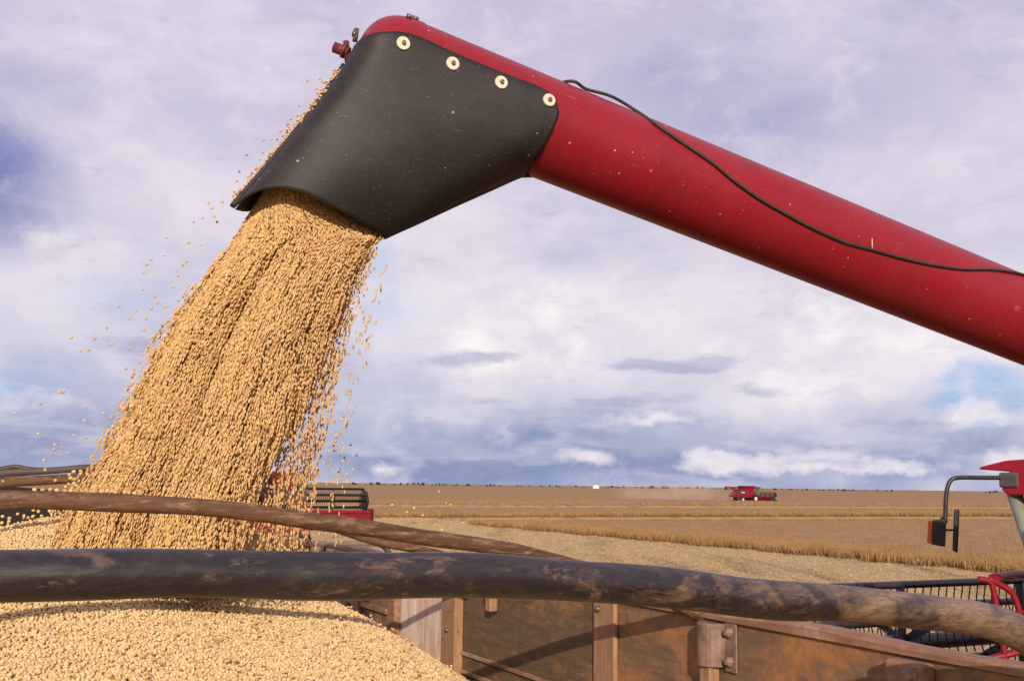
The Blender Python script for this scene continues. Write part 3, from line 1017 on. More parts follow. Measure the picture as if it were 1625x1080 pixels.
# mirror, turn lamp and arm on the left of the cab roof
YM = 8.42
arm = MB(X1)
arm.tube(catmull([at(1600, 757.5, YM + .03), at(1560, 757.5, YM + .02), at(1520, 757.5, YM), at(1508, 763, YM), at(1502.5, 778, YM), at(1500.5, 800, YM), at(1500, 829, YM)], 6), .0165, 12)
arm.tube([at(1499, 814, YM), at(1493, 824, YM)], .008, 6)
arm.tube([at(1499, 840.5, YM), at(1514, 840.5, YM)], .009, 6)
armo = arm.build('mirror_arm', MAT['black'], near)
lp = MB(X1)
def pxbox(mb, x0, y0, x1, y1, Y, dep, skew=0, mi=0):
    c = [at(x0, y0 + skew, Y), at(x1, y0, Y), at(x1, y1, Y), at(x0, y1 - skew, Y)]
    mb.add(c + [p + Vector((0, dep, 0)) for p in c], [(0, 1, 2, 3), (7, 6, 5, 4), (0, 4, 5, 1), (1, 5, 6, 2), (2, 6, 7, 3), (3, 7, 4, 0)], mi)
c = [at(1480.5, 824, YM - .06), at(1502, 824, YM - .06), at(1500, 867, YM - .06), at(1478.5, 863.5, YM - .06)]
lp.add(c + [EYE + (p - EYE) * 1.014 for p in c], [(0, 1, 2, 3), (7, 6, 5, 4), (0, 4, 5, 1), (1, 5, 6, 2), (2, 6, 7, 3), (3, 7, 4, 0)])
lamp = lp.build('turn_light', MAT['black_plastic'], near, .006)
lz = MB(X1)
c = [at(1473, 823.5, YM - .055), at(1480.5, 824.3, YM - .055), at(1478.5, 863, YM - .055), at(1471, 860, YM - .055)]
lz.add(c + [EYE + (p - EYE) * 1.013 for p in c], [(0, 1, 2, 3), (7, 6, 5, 4), (0, 4, 5, 1), (1, 5, 6, 2), (2, 6, 7, 3), (3, 7, 4, 0)])
lz.build('amber_lens', MAT['amber'], lamp, .006)
mi_ = MB(X1)
c = [at(1513.5, 807.5, YM - .02), at(1523, 807.5, YM - .02), at(1520, 877, YM - .02), at(1511.5, 873, YM - .02)]
mi_.add(c + [EYE + (p - EYE) * 1.024 for p in c], [(0, 1, 2, 3), (7, 6, 5, 4), (0, 4, 5, 1), (1, 5, 6, 2), (2, 6, 7, 3), (3, 7, 4, 0)])
mir = mi_.build('mirror', MAT['black_plastic'], near, .012)
mg = MB(X1)
c = [p + Vector((.0035, .03, 0)) for p in (at(1522.6, 811, YM - .02), at(1520.0, 872, YM - .02))]
mg.add([c[0], c[1], c[1] + Vector((.022, .145, 0)), c[0] + Vector((.022, .145, 0))] + [p + Vector((.003, 0, 0)) for p in (c[0], c[1], c[1] + Vector((.022, .145, 0)), c[0] + Vector((.022, .145, 0)))],
       [(0, 1, 2, 3), (7, 6, 5, 4), (0, 4, 5, 1), (1, 5, 6, 2), (2, 6, 7, 3), (3, 7, 4, 0)])
mg.build('mirror_glass', MAT['mirror'], mir)
# red handrails of the cab platform
YH = 7.6
for pts in ([(1553, 918), (1568, 921), (1575, 930), (1581, 960), (1589, 1003), (1596, 1056), (1600, 1120)],
            [(1569, 917.5), (1585, 926), (1604, 938), (1613, 955), (1622, 985), (1634, 1040), (1644, 1120)],
            [(1569, 1047), (1585, 1053), (1598, 1055), (1640, 1058)],
            [(1569, 1047), (1575, 1043), (1605, 1037), (1660, 1022)], [(1606, 1040), (1616, 1015), (1640, 985)]):
    hr = MB(X1); hr.tube(catmull([at(a, b, YH) for a, b in pts], 6), .021, 12); hr.build('handrail', MAT['red'], near)
tp = MB(X1)
tp.tube(catmull([at(1575, 917, 8.1), at(1615, 911, 8.5), at(1635, 914, 8.7), at(1660, 930, 8.7)], 6), .032, 10)
tp.build('handrail', MAT['red'], near)
pf = MB(); pf.box((-1.95, .55, 1.55), (-.8, 1.75, 1.61)); pf.build('platform', MAT['dark_grey'], near)
ld = MB()
for yy in (.75, 1.15):
    ld.tube([(-1.98, yy, 1.58), (-2.25, yy, .45)], .025, 8)
for k in range(5):
    f = k / 4; ld.box((-2.0 - .24 * f - .06, .75, 1.4 - .9 * f), (-2.0 - .24 * f + .06, 1.15, 1.43 - .9 * f))
ld.build('ladder', MAT['black'], near)

O2 = Vector((-11.9, 51.7, 0))
combine('combine_harvester', 'second red combine half hidden behind the falling soybeans, header raised', O2, AL, .92, 6.75, rel=.1)
O3 = Vector(at(1192, 780, 268)); O3.z = 0
combine('combine_harvester', 'small distant red combine trailing dust across the standing crop', O3, R(-90 + 28), .25, 4.4, rel=.1)

# ------------------------------------------------------------------ grain truck (local frame: x across, y along, z up)
TC = W(1.1, 4.5)
truck = empty('grain_truck', TC, AL, label='old open grain truck with rusty wooden side boards, heaped with soybeans', cat='truck')
TX = Matrix.Translation((-1.1, -4.5, 0))             # (u, t, z) -> truck frame
TXW = TX @ Matrix.Rotation(-AL, 4, 'Z')             # world -> truck frame
WU, WT = 2.25, H - .40
def wall_tz(px, py, u=WU):
    d = ray(px, py)
    k = u / d.dot(RV)
    P = EYE + d * k
    return P.dot(HV), P.z
def plane_t(px, py, t):
    d = ray(px, py)
    return EYE + d * (t / d.dot(HV))
FB = 1.75
ed = dict(a=wall_tz(966, 1000)[0], b=wall_tz(725, 1000)[0], c=wall_tz(712, 1000)[0], d=wall_tz(626, 1000)[0], e=wall_tz(545, 940)[0])
def board(t0, t1, mat, z0=FB, z1=WT - .026, th=.045, name='side_board', label=None, u=WU):
    m = MB(TX); m.box((u, t0, z0), (u + th, t1, z1)); return m.build(name, mat, truck, .003, label)
board(-.8, ed['a'] - .003, MAT['board_rust'], label='rust-stained side board')
board(ed['a'] + .003, ed['c'] - .11, MAT['board_dark'], label='dark greenish side board')
board(ed['c'] - .107, ed['d'] + .03, MAT['board_white'], label='side board of pale worn wood')
board(ed['d'] + .034, 9.6, MAT['board_dark'], label='dark far side board')
# worn top rail, a little proud of the boards
m = MB(TX)
n = 60
prof = []
for i in range(n + 1):
    t = -.8 + (9.64 + .8) * i / n
    wz = .005 * math.sin(t * 3.1) + .004 * math.sin(t * 7.7 + 1)
    prof.append((t, wz))
vs, fs = [], []
for t, wz in prof:
    zb, zt = WT - .024, WT + wz
    vs += [(WU - .012, t, zb), (WU - .012, t, zt - .008), (WU - .004, t, zt), (WU + .058, t, zt), (WU + .066, t, zt - .008), (WU + .066, t, zb)]
for i in range(n):
    for k in range(6):
        fs.append((i * 6 + k, i * 6 + (k + 1) % 6, (i + 1) * 6 + (k + 1) % 6, (i + 1) * 6 + k))
fs += [tuple(range(6)), tuple(range(n * 6 + 5, n * 6 - 1, -1))]
m.add(vs, fs)
m.build('top_rail', MAT['rail'], truck)
# posts on the inner face
def post(t0, t1, mat, th=.035, z1=WT - .027, name='side_post'):
    m = MB(TX); m.box((WU - th, t0, FB), (WU - .002, t1, z1)); return m.build(name, mat, truck, .006)
pa = post(wall_tz(982, 1020)[0], wall_tz(949, 1020)[0], MAT['post'], .022)
pb = post(wall_tz(736, 1000)[0], wall_tz(714, 1000)[0], MAT['post'], .05)
post(wall_tz(636, 990)[0], wall_tz(624, 990)[0], MAT['rail'], .04)
post(wall_tz(556, 950)[0], wall_tz(536, 950)[0], MAT['post'], .03)
for px in (572, 530, 505, 486):
    t = wall_tz(px, 862)[0]
    post(t - .07, t + .07, MAT['post'] if px != 530 else MAT['board_white'], .03)
for (px, py, pp) in ((958, 965, pa), (725, 998, pb)):
    t, z = wall_tz(px, py)
    m = MB(TX); m.lathe((WU - .024 - (.028 if pp is pb else 0), t, z), (-1, 0, 0), [(0, .012), (.006, .012), (.012, .006), (.0125, .0005)], 12)
    m.build('bolt', MAT['brass'], truck)
# battens low on the dark board
t0, z0 = wall_tz(742, 1034); t1, z1 = wall_tz(860, 1077)
for dz in (0, -.085):
    m = MB(TX); m.box((WU - .014, ed['a'] + .06, z0 - .018 + dz), (WU - .002, ed['b'] - .08, z0 + dz)); m.build('batten', MAT['rail'], truck, .003)
t0, z0 = wall_tz(590, 960)
m = MB(TX); m.box((WU - .02, ed['d'] + .1, z0 - .02), (WU - .002, 7.6, z0 + .01)); m.build('batten', MAT['rail'], truck, .003)
# sockets that hold the bars; the end of each bar's stake shows below its socket
def socket(t, z, h=.135, w=.055, stake=True, sw=.028, flange=True):
    m = MB(TX)
    pr = []
    for k in range(13):
        a = math.pi * k / 12
        pr.append((WU - .005 - .062 * math.sin(a) ** .8, t + w * math.cos(a)))
    m.prism(pr + [(WU - .004, t - w), (WU - .004, t + w)][:0], z - h / 2, z + h / 2, 2)
    if flange: m.box((WU - .010, t - w - .055, z - h / 2 - .012), (WU - .003, t - w + .004, z + h / 2 + .006))
    m.box((WU - .010, t + w - .004, z - h / 2), (WU - .003, t + w + .012, z + h / 2))
    o = m.build('bow_socket', MAT['socket'], truck, .004)
    for dz in (-.045, .045) if flange else ():
        b = MB(TX); b.lathe((WU - .010, t - w - .026, z + dz), (-1, 0, 0), [(0, .017), (.010, .017), (.016, .010), (.022, .009), (.0225, .0005)], 6, 0, False); b.build('bolt', MAT['socket'], o)
    if stake:
        b = MB(TX); b.box((WU - .052, t - sw, z - h / 2 - .075), (WU - .012, t + sw, z - h / 2 + .002)); b.build('stake_end', MAT['post'], o, .004)
ts, zs = wall_tz(1138, 1020)
for tt in (1.53, ts, 5.9, 7.3):
    socket(tt, zs, stake=(tt == ts))
t3, z3 = wall_tz(790, 948)
socket(t3, z3 + .085, w=.045, sw=.024, flange=False)
# stake pocket block with its bolt
t0, zt = wall_tz(1486, 1052); t1, _ = wall_tz(1427, 1054)
m = MB(TX); m.box((WU - .055, t0, zt - .30), (WU - .002, t1, zt)); blk_ = m.build('stake_pocket', MAT['rail'], truck, .009)
t, z = wall_tz(1443, 1073, WU - .055)
m = MB(TX); m.lathe((WU - .055, t, z), (-1, 0, 0), [(0, .028), (.004, .028), (.006, .019), (.018, .019), (.024, .010), (.0245, .0005)], 6, 0, False); m.build('bolt', MAT['socket'], blk_)
# other walls, floor, chassis
m = MB(TX); m.box((-1.0, -.8, FB), (-.955, 9.6, WT)); m.build('side_board', MAT['board_dark'], truck, .003)
hx = [(-.95, H - .02), (.35, plane_t(0, 770, 9.6).z), (.75, plane_t(85, 777, 9.6).z), (.85, H - .2), (2.2, H - .30), (2.2, FB), (-.95, FB)]
m = MB(TX); m.prism([(x, z) for x, z in hx], 9.6, 9.65, 1); m.build('headboard', simple('black_headboard', (.016, .014, .015), .7, .2), truck)
m = MB(TX); m.box((-1.0, -.86, FB), (2.3, -.81, WT - .6)); m.build('tailboard', MAT['board_rust'], truck, .003)
m = MB(TX); m.box((-1.0, -.86, FB - .08), (2.3, 9.66, FB - .003)); m.build('bed_floor', MAT['floor'], truck)
m = MB(TX)
for x in (.2, 1.0):
    m.box((x - .06, -.6, 1.25), (x + .06, 12.2, 1.5))
for k in range(8):
    m.box((-.95, -.4 + k * 1.3, 1.503), (2.25, -.25 + k * 1.3, 1.667))
m.build('chassis', MAT['black'], truck)
for (tt) in (.6, 1.9, 11.2):
    for x, sg in ((-.55, -1), (1.85, 1)):
        tb_ = MB(TX); tb_.lathe((x, tt, .52), (1, 0, 0), [(-.24, .28), (-.26, .36), (-.24, .48), (-.18, .52), (.18, .52), (.24, .48), (.26, .36), (.24, .28)], 32)
        rb = MB(TX); rb.lathe((x, tt, .52), (1, 0, 0), [(-.22, .29), (-.1, .24), (-.1, .1), (-.16, .001)] if sg < 0 else [(.22, .29), (.1, .24), (.1, .1), (.16, .001)], 24)
        rm = rb.build('wheel', MAT['rim'], truck); tb_.build('tyre', MAT['tyre'], rm)
m = MB(TX); m.prism([(9.9, 1.1), (12.3, 1.1), (12.3, 1.7), (11.4, 1.9), (11.1, 2.62), (9.9, 2.62)], -.35, 1.55); m.build('truck_cab', MAT['dark_grey'], truck, .05)

# ------------------------------------------------------------------ bent bars across the bed
def bow(pts, t, rad, mat, label, wob=.003, seed=0):
    P = [plane_t(a, b, t) for a, b in pts]
    P = [p for i, p in enumerate(P) if p.dot(RV) > -.70 or i > 4]
    z0_ = P[0].z
    P = [W(-.925, t, WT - .14), W(-.915, t, WT + .02), W(-.84, t, min(z0_ - .03, WT + .14))] + P
    P = catmull(P, 14)
    n = len(P)
    q = random.Random(seed)
    ph = [q.uniform(0, 6.28) for _ in range(6)]
    rr = []
    for i, p in enumerate(P):
        s = p.dot(RV)
        p.z += wob * (math.sin(s * 7 + ph[0]) + .6 * math.sin(s * 15 + ph[1]))
        rr.append(rad * (1 + .025 * math.sin(s * 9 + ph[2]) + .018 * math.sin(s * 21 + ph[3])))
    m = MB(Matrix.Rotation(-AL, 4, 'Z'))
    m.tube(P, rr, 28)
    o = m.build('tarp_bow', mat)
    o.location = Matrix.Rotation(AL, 3, 'Z') @ o.location
    o.rotation_euler = (0, 0, AL)
    return meta(o, label, 'tarp bow', 'bent bars spanning the truck bed')
def wallpx(t, z, u=WU - .03):
    return proj(W(u, t, H + z))
bow([(-560, 985), (-420, 940), (-200, 920), (0, 914.5), (200, 910.5), (400, 908.5), (600, 911.5), (800, 916), (1000, 928), (1200, 946), (1400, 964), (1600, 997), wallpx(1.63, -.42), wallpx(1.63, -.55)],
    1.63, .035, MAT['bow_black'], 'thick scuffed black bar nearest the camera, spanning the whole picture', .0022, 3)
bow([(-360, 850), (-260, 812), (-120, 794), (0, 791.5), (200, 798), (400, 813), (480, 823), (578, 836.5), (677, 852.5), (775, 868), (840, 880), (950, 908), (1060, 951), (1112, 978), (1136, 1008), (1138, 1040)],
    3.05, .0235, MAT['bow_brown'], 'weathered brown pole just behind the thick black bar, in front of the stream', .002, 5)
bow([(-260, 830), (-160, 792), (0, 767), (70, 760.5), (140, 757), (230, 758), (330, 772), (430, 797), (520, 832), (603, 859), (702, 881), (750, 897), (784, 915), (790, 935)],
    4.47, .019, MAT['bow_brown'], 'thinner brown pole at the left edge, passing behind the falling soybeans', .002, 8)
bow([(-200, 800), (-120, 770), (0, 752), (80, 746), (150, 741.5), (230, 743), (330, 758), (420, 787), (500, 822), (576, 853), (612, 868), wallpx(5.9, -.47), wallpx(5.9, -.58)],
    5.9, .017, MAT['bow_grey'], 'dark grey pole above the brown one, silhouetted against the sky at left', .002, 11)
bow([(-160, 800), (-90, 765), (-40, 750), (0, 744), (25, 740), (55, 744), (150, 749), (300, 768), (410, 803), (470, 838), wallpx(7.3, -.47), wallpx(7.3, -.58)],
    7.3, .015, MAT['bow_grey'], 'farthest dark pole, its bent top just showing at the left edge', .002, 13)

# ------------------------------------------------------------------ soybeans
def pile_z(u, t):
    u, t = np.asarray(u, float), np.asarray(t, float)
    d = np.sqrt(((u - .468) * 1.0) ** 2 + (t - 4.987) ** 2)
    d = np.sqrt(d * d + .02)
    z = -.116 - .308 * np.minimum(d, 1.135) - .135 * np.maximum(d - 1.135, 0)
    x = u - 1.422
    z = z - .51 * (np.sqrt(x * x + .01) + x) / 2
    x2 = -.45 - u
    z = z - .3 * (np.sqrt(x2 * x2 + .02) + x2) / 2
    z = z + .007 * np.sin(3.1 * u + 1.7 * t) + .005 * np.sin(7.3 * u - 4.1 * t + 1)
    return H + z
pu, pt_ = np.meshgrid(np.linspace(-.95, WU, 80), np.linspace(-.8, 9.6, 220))
V = UT(pu.ravel(), pt_.ravel(), np.maximum(pile_z(pu, pt_).ravel() - .006, FB + .02))
nu = pu.shape[1]
i, j = np.meshgrid(np.arange(nu - 1), np.arange(pu.shape[0] - 1))
k = (j * nu + i).ravel()
BASE_Q = np.stack([k, k + 1, k + nu + 1, k + nu], 1)
BASE_V = V

def bean_tree(name, mat, base=None):
    g = bpy.data.node_groups.new(name, 'GeometryNodeTree')
    g.interface.new_socket('Geometry', in_out='INPUT', socket_type='NodeSocketGeometry')
    g.interface.new_socket('Geometry', in_out='OUTPUT', socket_type='NodeSocketGeometry')
    N, L = g.nodes.new, g.links.new
    a, b = N('NodeGroupInput'), N('NodeGroupOutput')
    ico = N('GeometryNodeMeshIcoSphere'); ico.inputs['Radius'].default_value = 1.0; ico.inputs['Subdivisions'].default_value = 2
    ss = N('GeometryNodeSetShadeSmooth'); L(ico.outputs[0], ss.inputs[0])
    smt = N('GeometryNodeSetMaterial'); smt.inputs['Material'].default_value = mat
    L(ss.outputs[0], smt.inputs[0])
    iop = N('GeometryNodeInstanceOnPoints')
    rt = N('GeometryNodeInputNamedAttribute'); rt.data_type = 'FLOAT_VECTOR'; rt.inputs[0].default_value = 'rot'
    sc = N('GeometryNodeInputNamedAttribute'); sc.data_type = 'FLOAT_VECTOR'; sc.inputs[0].default_value = 'scl'
    on = N('GeometryNodeInputNamedAttribute'); on.data_type = 'BOOLEAN'; on.inputs[0].default_value = 'bean'
    e2r = N('FunctionNodeEulerToRotation'); L(rt.outputs[0], e2r.inputs[0])
    L(a.outputs[0], iop.inputs['Points']); L(smt.outputs[0], iop.inputs['Instance'])
    L(on.outputs[0], iop.inputs['Selection'])
    L(e2r.outputs[0], iop.inputs['Rotation']); L(sc.outputs[0], iop.inputs['Scale'])
    jn = N('GeometryNodeJoinGeometry')
    L(iop.outputs[0], jn.inputs[0])
    if base:
        L(a.outputs[0], jn.inputs[0])
    L(jn.outputs[0], b.inputs[0])
    return g
def bean_obj(name, P, rot, scl, mat, base=None, **kw):
    nb = 0 if base is None else len(base[0])
    V = P if base is None else np.concatenate([base[0], P])
    me = bpy.data.meshes.new(name)
    me.vertices.add(len(V)); me.vertices.foreach_set('co', V.astype(np.float32).ravel())
    if base is not None:
        Q = base[1]
        me.loops.add(Q.size); me.loops.foreach_set('vertex_index', Q.astype(np.int32).ravel())
        me.polygons.add(len(Q)); me.polygons.foreach_set('loop_start', np.arange(0, Q.size, 4, dtype=np.int32))
        me.update(calc_edges=True)
        me.materials.append(base[2])
    pad = np.zeros((nb, 3))
    for nm, A in (('rot', rot), ('scl', scl)):
        at_ = me.attributes.new(nm, 'FLOAT_VECTOR', 'POINT')
        at_.data.foreach_set('vector', np.concatenate([pad, A]).astype(np.float32).ravel())
    bb = me.attributes.new('bean', 'BOOLEAN', 'POINT')
    bb.data.foreach_set('value', np.concatenate([np.zeros(nb, bool), np.ones(len(P), bool)]))
    me.materials.append(mat)
    o = bpy.data.objects.new(name, me)
    COL.objects.link(o)
    md = o.modifiers.new('beans', 'NODES')
    md.node_group = bean_tree(name + '_beans', mat, base is not None)
    return meta(o, **kw)
BR = .0054
RMn = np.array(RMI)
def projn(P):
    c = (P - np.array(EYE)) @ RMn.T
    return 812.5 + F * c[:, 0] / -c[:, 2], 540 - F * c[:, 1] / -c[:, 2]
sp_ = .0098
gu, gt_ = np.meshgrid(np.arange(-.93, 2.22, sp_), np.arange(2.15, 6.6, sp_ * .87))
gu = gu + (np.arange(gu.shape[0]) % 2)[:, None] * sp_ / 2
gu, gt_ = gu.ravel(), gt_.ravel()
gu = gu + rng.normal(0, .0026, gu.shape); gt_ = gt_ + rng.normal(0, .0026, gu.shape)
gz = pile_z(gu, gt_) + rng.normal(0, .0022, gu.shape)
ex = rng.uniform(0, 1, len(gu)) < .20
gu2, gt2 = gu[ex] + rng.normal(0, .004, ex.sum()), gt_[ex] + rng.normal(0, .004, ex.sum())
gz2 = pile_z(gu2, gt2) + rng.uniform(.004, .010, ex.sum())
PU, PT, PZ = np.concatenate([gu, gu2]), np.concatenate([gt_, gt2]), np.concatenate([gz, gz2])
# crumbs tumbling down the edge of the heap
P = UT(PU, PT, PZ)
qx, qy = projn(P)
keep = (qx > -900) & (qx < 1000) & (qy < 1180) & (PU < WU - .012)
P = P[keep]
n = len(P)
bean_obj('soybean_pile', P, rng.uniform(0, 6.28, (n, 3)), BR * rng.uniform(.86, 1.10, (n, 1)) * np.array([[1.05, .97, .90]]), MAT['bean_pile'],
         (BASE_V, BASE_Q, MAT['pile_base']), label='heap of pale round soybeans filling the truck bed under the bars', cat='soybeans', kind='stuff')
# a few dark crumbs of stem and soil on the heap
# ---- the falling stream: loose beans strung out along their paths
yk = np.array([285, 320, 345, 365, 378, 392, 420, 450, 500, 560, 650, 720, 760, 800, 850, 900, 960])
xl = np.array([432, 412, 397, 384, 376, 367, 348, 328, 294, 258, 215, 178, 152, 128, 106, 84, 60])
xr = np.array([500, 517, 558, 594, 604, 588, 576, 563, 549, 531, 511, 494, 484, 477, 469, 464, 458])
def path_x(s, y):
    return np.interp(y, yk, xl) * (1 - s) + np.interp(y, yk, xr) * s
AYk = AD.y / AD.x
def atn(px, py, Y):
    d = np.stack([(px - 812.5) / F, -(py - 540) / F, -np.ones_like(px)], 1) @ np.array(RM).T
    return np.array(EYE) + d * (Y / d[:, 1])[:, None]
def trains(n, smin, smax, K, ylo, yhi, edge, depth, gap=5.0, seed=1, thin=True):
    r = np.random.default_rng(seed)
    s = r.uniform(smin, smax, n)
    y = ylo + (yhi - ylo) * r.uniform(0, 1, n)
    dd = r.uniform(-1.5, 1.5, n)
    if thin:
        # stream breaks into ropes: two main sheets with a thin seam between, ragged right side
        dd = r.uniform(-1.5, 1.5, n)
        cl = np.sin(s * 31 + 2.2 * np.sin(y * .006 + dd) + dd * 2.1) + np.sin(s * 57 - y * .012 + dd * 3.3 + 1) + np.sin(y * .021 + s * 12 - dd * 2.7) + .7 * np.sin(s * 97 + y * .004 + dd * 5)
        band = np.clip(.66 + .17 * cl, .22, 1)
        seam = 1 - .70 * np.exp(-((s - (.36 - (y - 580) * .0002)) / .035) ** 2) * np.exp(-((y - 585) / 75) ** 2)
        seam *= 1 - .45 * np.exp(-((s - .36) / .03) ** 2)
        rag = 1 - .95 * np.clip((s - (.84 - .20 * np.clip((y - 520) / 250, 0, 1))) / .16, 0, 1)
        lft = np.clip((s + .01) / .035, .1, 1)
        ok = r.uniform(0, 1, n) < band * seam * rag * lft
        s, y, dd = s[ok], y[ok], dd[ok]
    n = len(s)
    spread = np.interp(y, [330, 420, 600, 900], [.55, .8, 1.0, 1.2])
    lob = np.where(s < .37, s / .37, (s - .33) / .69)
    w_ = np.clip((y - 360) / 120, 0, 1)
    rnd = np.sqrt(np.clip(1 - (2 * s - 1) ** 2, .06, 1)) * (1 - w_) + np.sqrt(np.clip(1 - (2 * lob - 1) ** 2, .06, 1)) * w_ * np.where(s < .37, .75, 1.0)
    dy_ = dd * depth * spread * rnd + w_ * np.where(s < .35, .06, -.02) + .30 * np.clip(s - .6, 0, 1) * np.clip((y - 380) / 150, 0, 1)
    K_ = np.clip(r.poisson(K, n), 1, 12)
    S_, Y_, D_ = np.repeat(s, K_), np.repeat(y, K_), np.repeat(dy_, K_)
    idx = np.concatenate([np.arange(k) for k in K_])
    gp = np.repeat(gap * r.uniform(.9, 1.2, n), K_)
    Y_ = Y_ + idx * gp + r.normal(0, .5, len(Y_))
    S_ = S_ + r.normal(0, .0030, len(S_))
    X_ = path_x(S_, Y_)
    X2 = path_x(S_, Y_ + 4)
    base = atn(X_, Y_, np.full(len(X_), 4.05))
    ax = A0.y + (base[:, 0] - A0.x) * AYk
    ax = np.maximum(ax, 3.95)
    P = atn(X_, Y_, ax + D_)
    Q = atn(X2, Y_ + 4, ax + D_)
    d = Q - P
    d /= np.linalg.norm(d, axis=1)[:, None]
    d += r.normal(0, .045, d.shape)
    d /= np.linalg.norm(d, axis=1)[:, None]
    rot = np.stack([np.zeros(len(d)), np.arccos(d[:, 2].clip(-1, 1)), np.arctan2(d[:, 1], d[:, 0])], 1)
    scl = BR * r.uniform(.70, .98, (len(d), 1)) * np.array([[.64, .62, 1.62]])
    # stop at the heap
    u, t = P @ r2, P @ h2
    k = (P[:, 2] > pile_z(u, t) - .004) & (Y_ < 934)
    return P[k], rot[k], scl[k]
parts = [trains(215000, -.03, 1.02, 2.2, 296, 948, .03, .10, gap=6.5, seed=3),
         trains(800, .84, 1.06, 2.2, 390, 880, .03, .09, seed=4, thin=False), trains(220, .95, 1.20, 1.3, 420, 860, .03, .09, seed=14, thin=False),
         trains(900, -.055, .03, 1.8, 400, 860, .03, .07, seed=5, thin=False), trains(260, -.12, -.02, 1.3, 450, 850, .03, .07, seed=15, thin=False)]
# beans skidding down the outside of the spout's left edge
n = 420
f = rng.uniform(0, 1, n) ** .75
ex_ = np.interp(f, [0, .35, .7, 1], [545, 489, 432, 372]); ey = np.interp(f, [0, .35, .7, 1], [108, 185, 255, 322])
off = np.abs(rng.normal(0, 1, n)) * np.interp(f, [0, .3, 1], [3.0, 4.0, 3.2]) + 1.0
off = np.where(rng.uniform(0, 1, n) < .10, off * 3.2, off)
P = atn(ex_ - off * .78 , ey - off * .62, 4.0 + rng.uniform(-.03, .06, n))
parts.append((P, rng.uniform(0, 6.28, (n, 3)), BR * rng.uniform(.8, 1.0, (n, 1)) * np.array([[1.05, .95, 1.1]])))
# beans bouncing where the stream lands and along the crest of the heap
n = 900
uu, tt = rng.uniform(.0, 1.75, n), rng.uniform(2.9, 5.2, n)
P = UT(uu, tt, pile_z(uu, tt) + np.abs(rng.normal(0, .014, n)) + .004)
parts.append((P, rng.uniform(0, 6.28, (n, 3)), BR * rng.uniform(.8, 1.0, (n, 1)) * np.array([[1.05, .95, 1.1]])))
P, rt_, sc_ = (np.concatenate([p[i] for p in parts]) for i in range(3))
bean_obj('soybean_stream', P, rt_, sc_, MAT['bean_fall'], label='broad stream of golden soybeans falling from the black spout into the truck', cat='soybeans', kind='stuff')

# ---- single beans one can pick out: in the air and on the brown pole
me = bpy.data.meshes.new('soybean')
bm = bmesh.new(); bmesh.ops.create_icosphere(bm, subdivisions=3, radius=1.0)
for v in bm.verts: v.co = Vector((v.co.x * 1.05, v.co.y * .95, v.co.z * 1.2)) * BR
for f_ in bm.faces: f_.smooth = True
bm.to_mesh(me); bm.free()
me.materials.append(MAT['bean_fall'])
def bean(px, py, Y, label, group, sc=1.0, tilt=None):
    o = bpy.data.objects.new('soybean', me)
    COL.objects.link(o)
    o.location = at(px, py, Y)
    o.rotation_euler = tilt or (random.uniform(0, 3), random.uniform(0, 3), random.uniform(0, 3))
    o.scale = (sc, sc, sc)
    return meta(o, label, 'soybean', group)
left_air = [(322, 345), (341, 343), (265, 377), (233, 420), (228, 432), (240, 411), (290, 420), (297, 415), (275, 455), (245, 470), (240, 490), (190, 486), (250, 480), (205, 505),
            (215, 494), (113, 535), (150, 537), (178, 545), (205, 553), (127, 556), (140, 555), (200, 585), (212, 593), (100, 622), (95, 621), (65, 640), (137, 645),
            (135, 667), (165, 655), (60, 688), (136, 694), (86, 705), (86, 713), (100, 710), (109, 718), (70, 730), (72, 745), (352, 320), (336, 330), (375, 287),
            (380, 272), (418, 222), (431, 221), (489, 128), (308, 352), (330, 322), (345, 352), (300, 385), (318, 388), (262, 405), (282, 438), (226, 459), (262, 486), (231, 505), (170, 520),
            (228, 523), (196, 640), (176, 662), (186, 676), (150, 672), (118, 690), (24, 655), (190, 668), (205, 612), (222, 575), (166, 700), (82, 720)]
for (a, b) in left_air:
    bean(a + random.uniform(-1, 1), b, random.uniform(3.85, 4.15), 'single soybean in mid-air left of the falling stream, against the sky', 'loose soybeans left of the stream',
         random.uniform(.75, 1.0), (R(-8), R(28), 0))
right_air = [(622, 801), (657, 806), (697, 780), (708, 798), (715, 801), (671, 817), (560, 745), (551, 752), (735, 829), (701, 840), (646, 812), (566, 722), (535, 690), (545, 660), (556, 620),
             (552, 560), (563, 500), (572, 440), (578, 415), (583, 402), (590, 392)]
for (a, b) in right_air:
    bean(a, b, random.uniform(3.7, 4.05), 'single soybean in mid-air right of the falling stream', 'loose soybeans right of the stream', random.uniform(.75, 1.0))
dark_air = [(529, 707), (530, 715), (546, 726), (537, 749), (556, 706)]
def bar_z(px, t, pts):
    return 0
pole_top = [(55, 775.5), (68, 775.5), (80, 775), (90, 776), (103, 777), (112, 777), (150, 780), (162, 778), (170, 777), (178, 777), (183, 779), (186, 774), (192, 776), (198, 779), (205, 780), (213, 781)]
for (a, b) in pole_top:
    P = plane_t(a, b + 1.5, 3.05)
    bean(a, b + 1.5, P.y, 'single soybean resting on top of the weathered brown pole', 'soybeans lying on the brown pole', 1.0)
left_low = [(117, 748), (128, 747), (110, 753), (112, 758), (125, 763), (118, 767), (121, 770), (109, 768), (104, 772), (5, 763), (88, 762), (4, 819), (15, 822), (28, 815), (38, 818),
            (43, 806), (53, 809), (61, 811), (66, 818), (79, 810), (45, 821), (52, 819), (14, 827), (3, 829), (117, 808), (106, 818)]
for (a, b) in left_low:
    bean(a, b, random.uniform(3.6, 3.9), 'single soybean bouncing up beside the foot of the stream at left', 'soybeans bouncing beside the heap', random.uniform(.9, 1.1))
chaff = bpy.data.meshes.new('chaff_crumb')
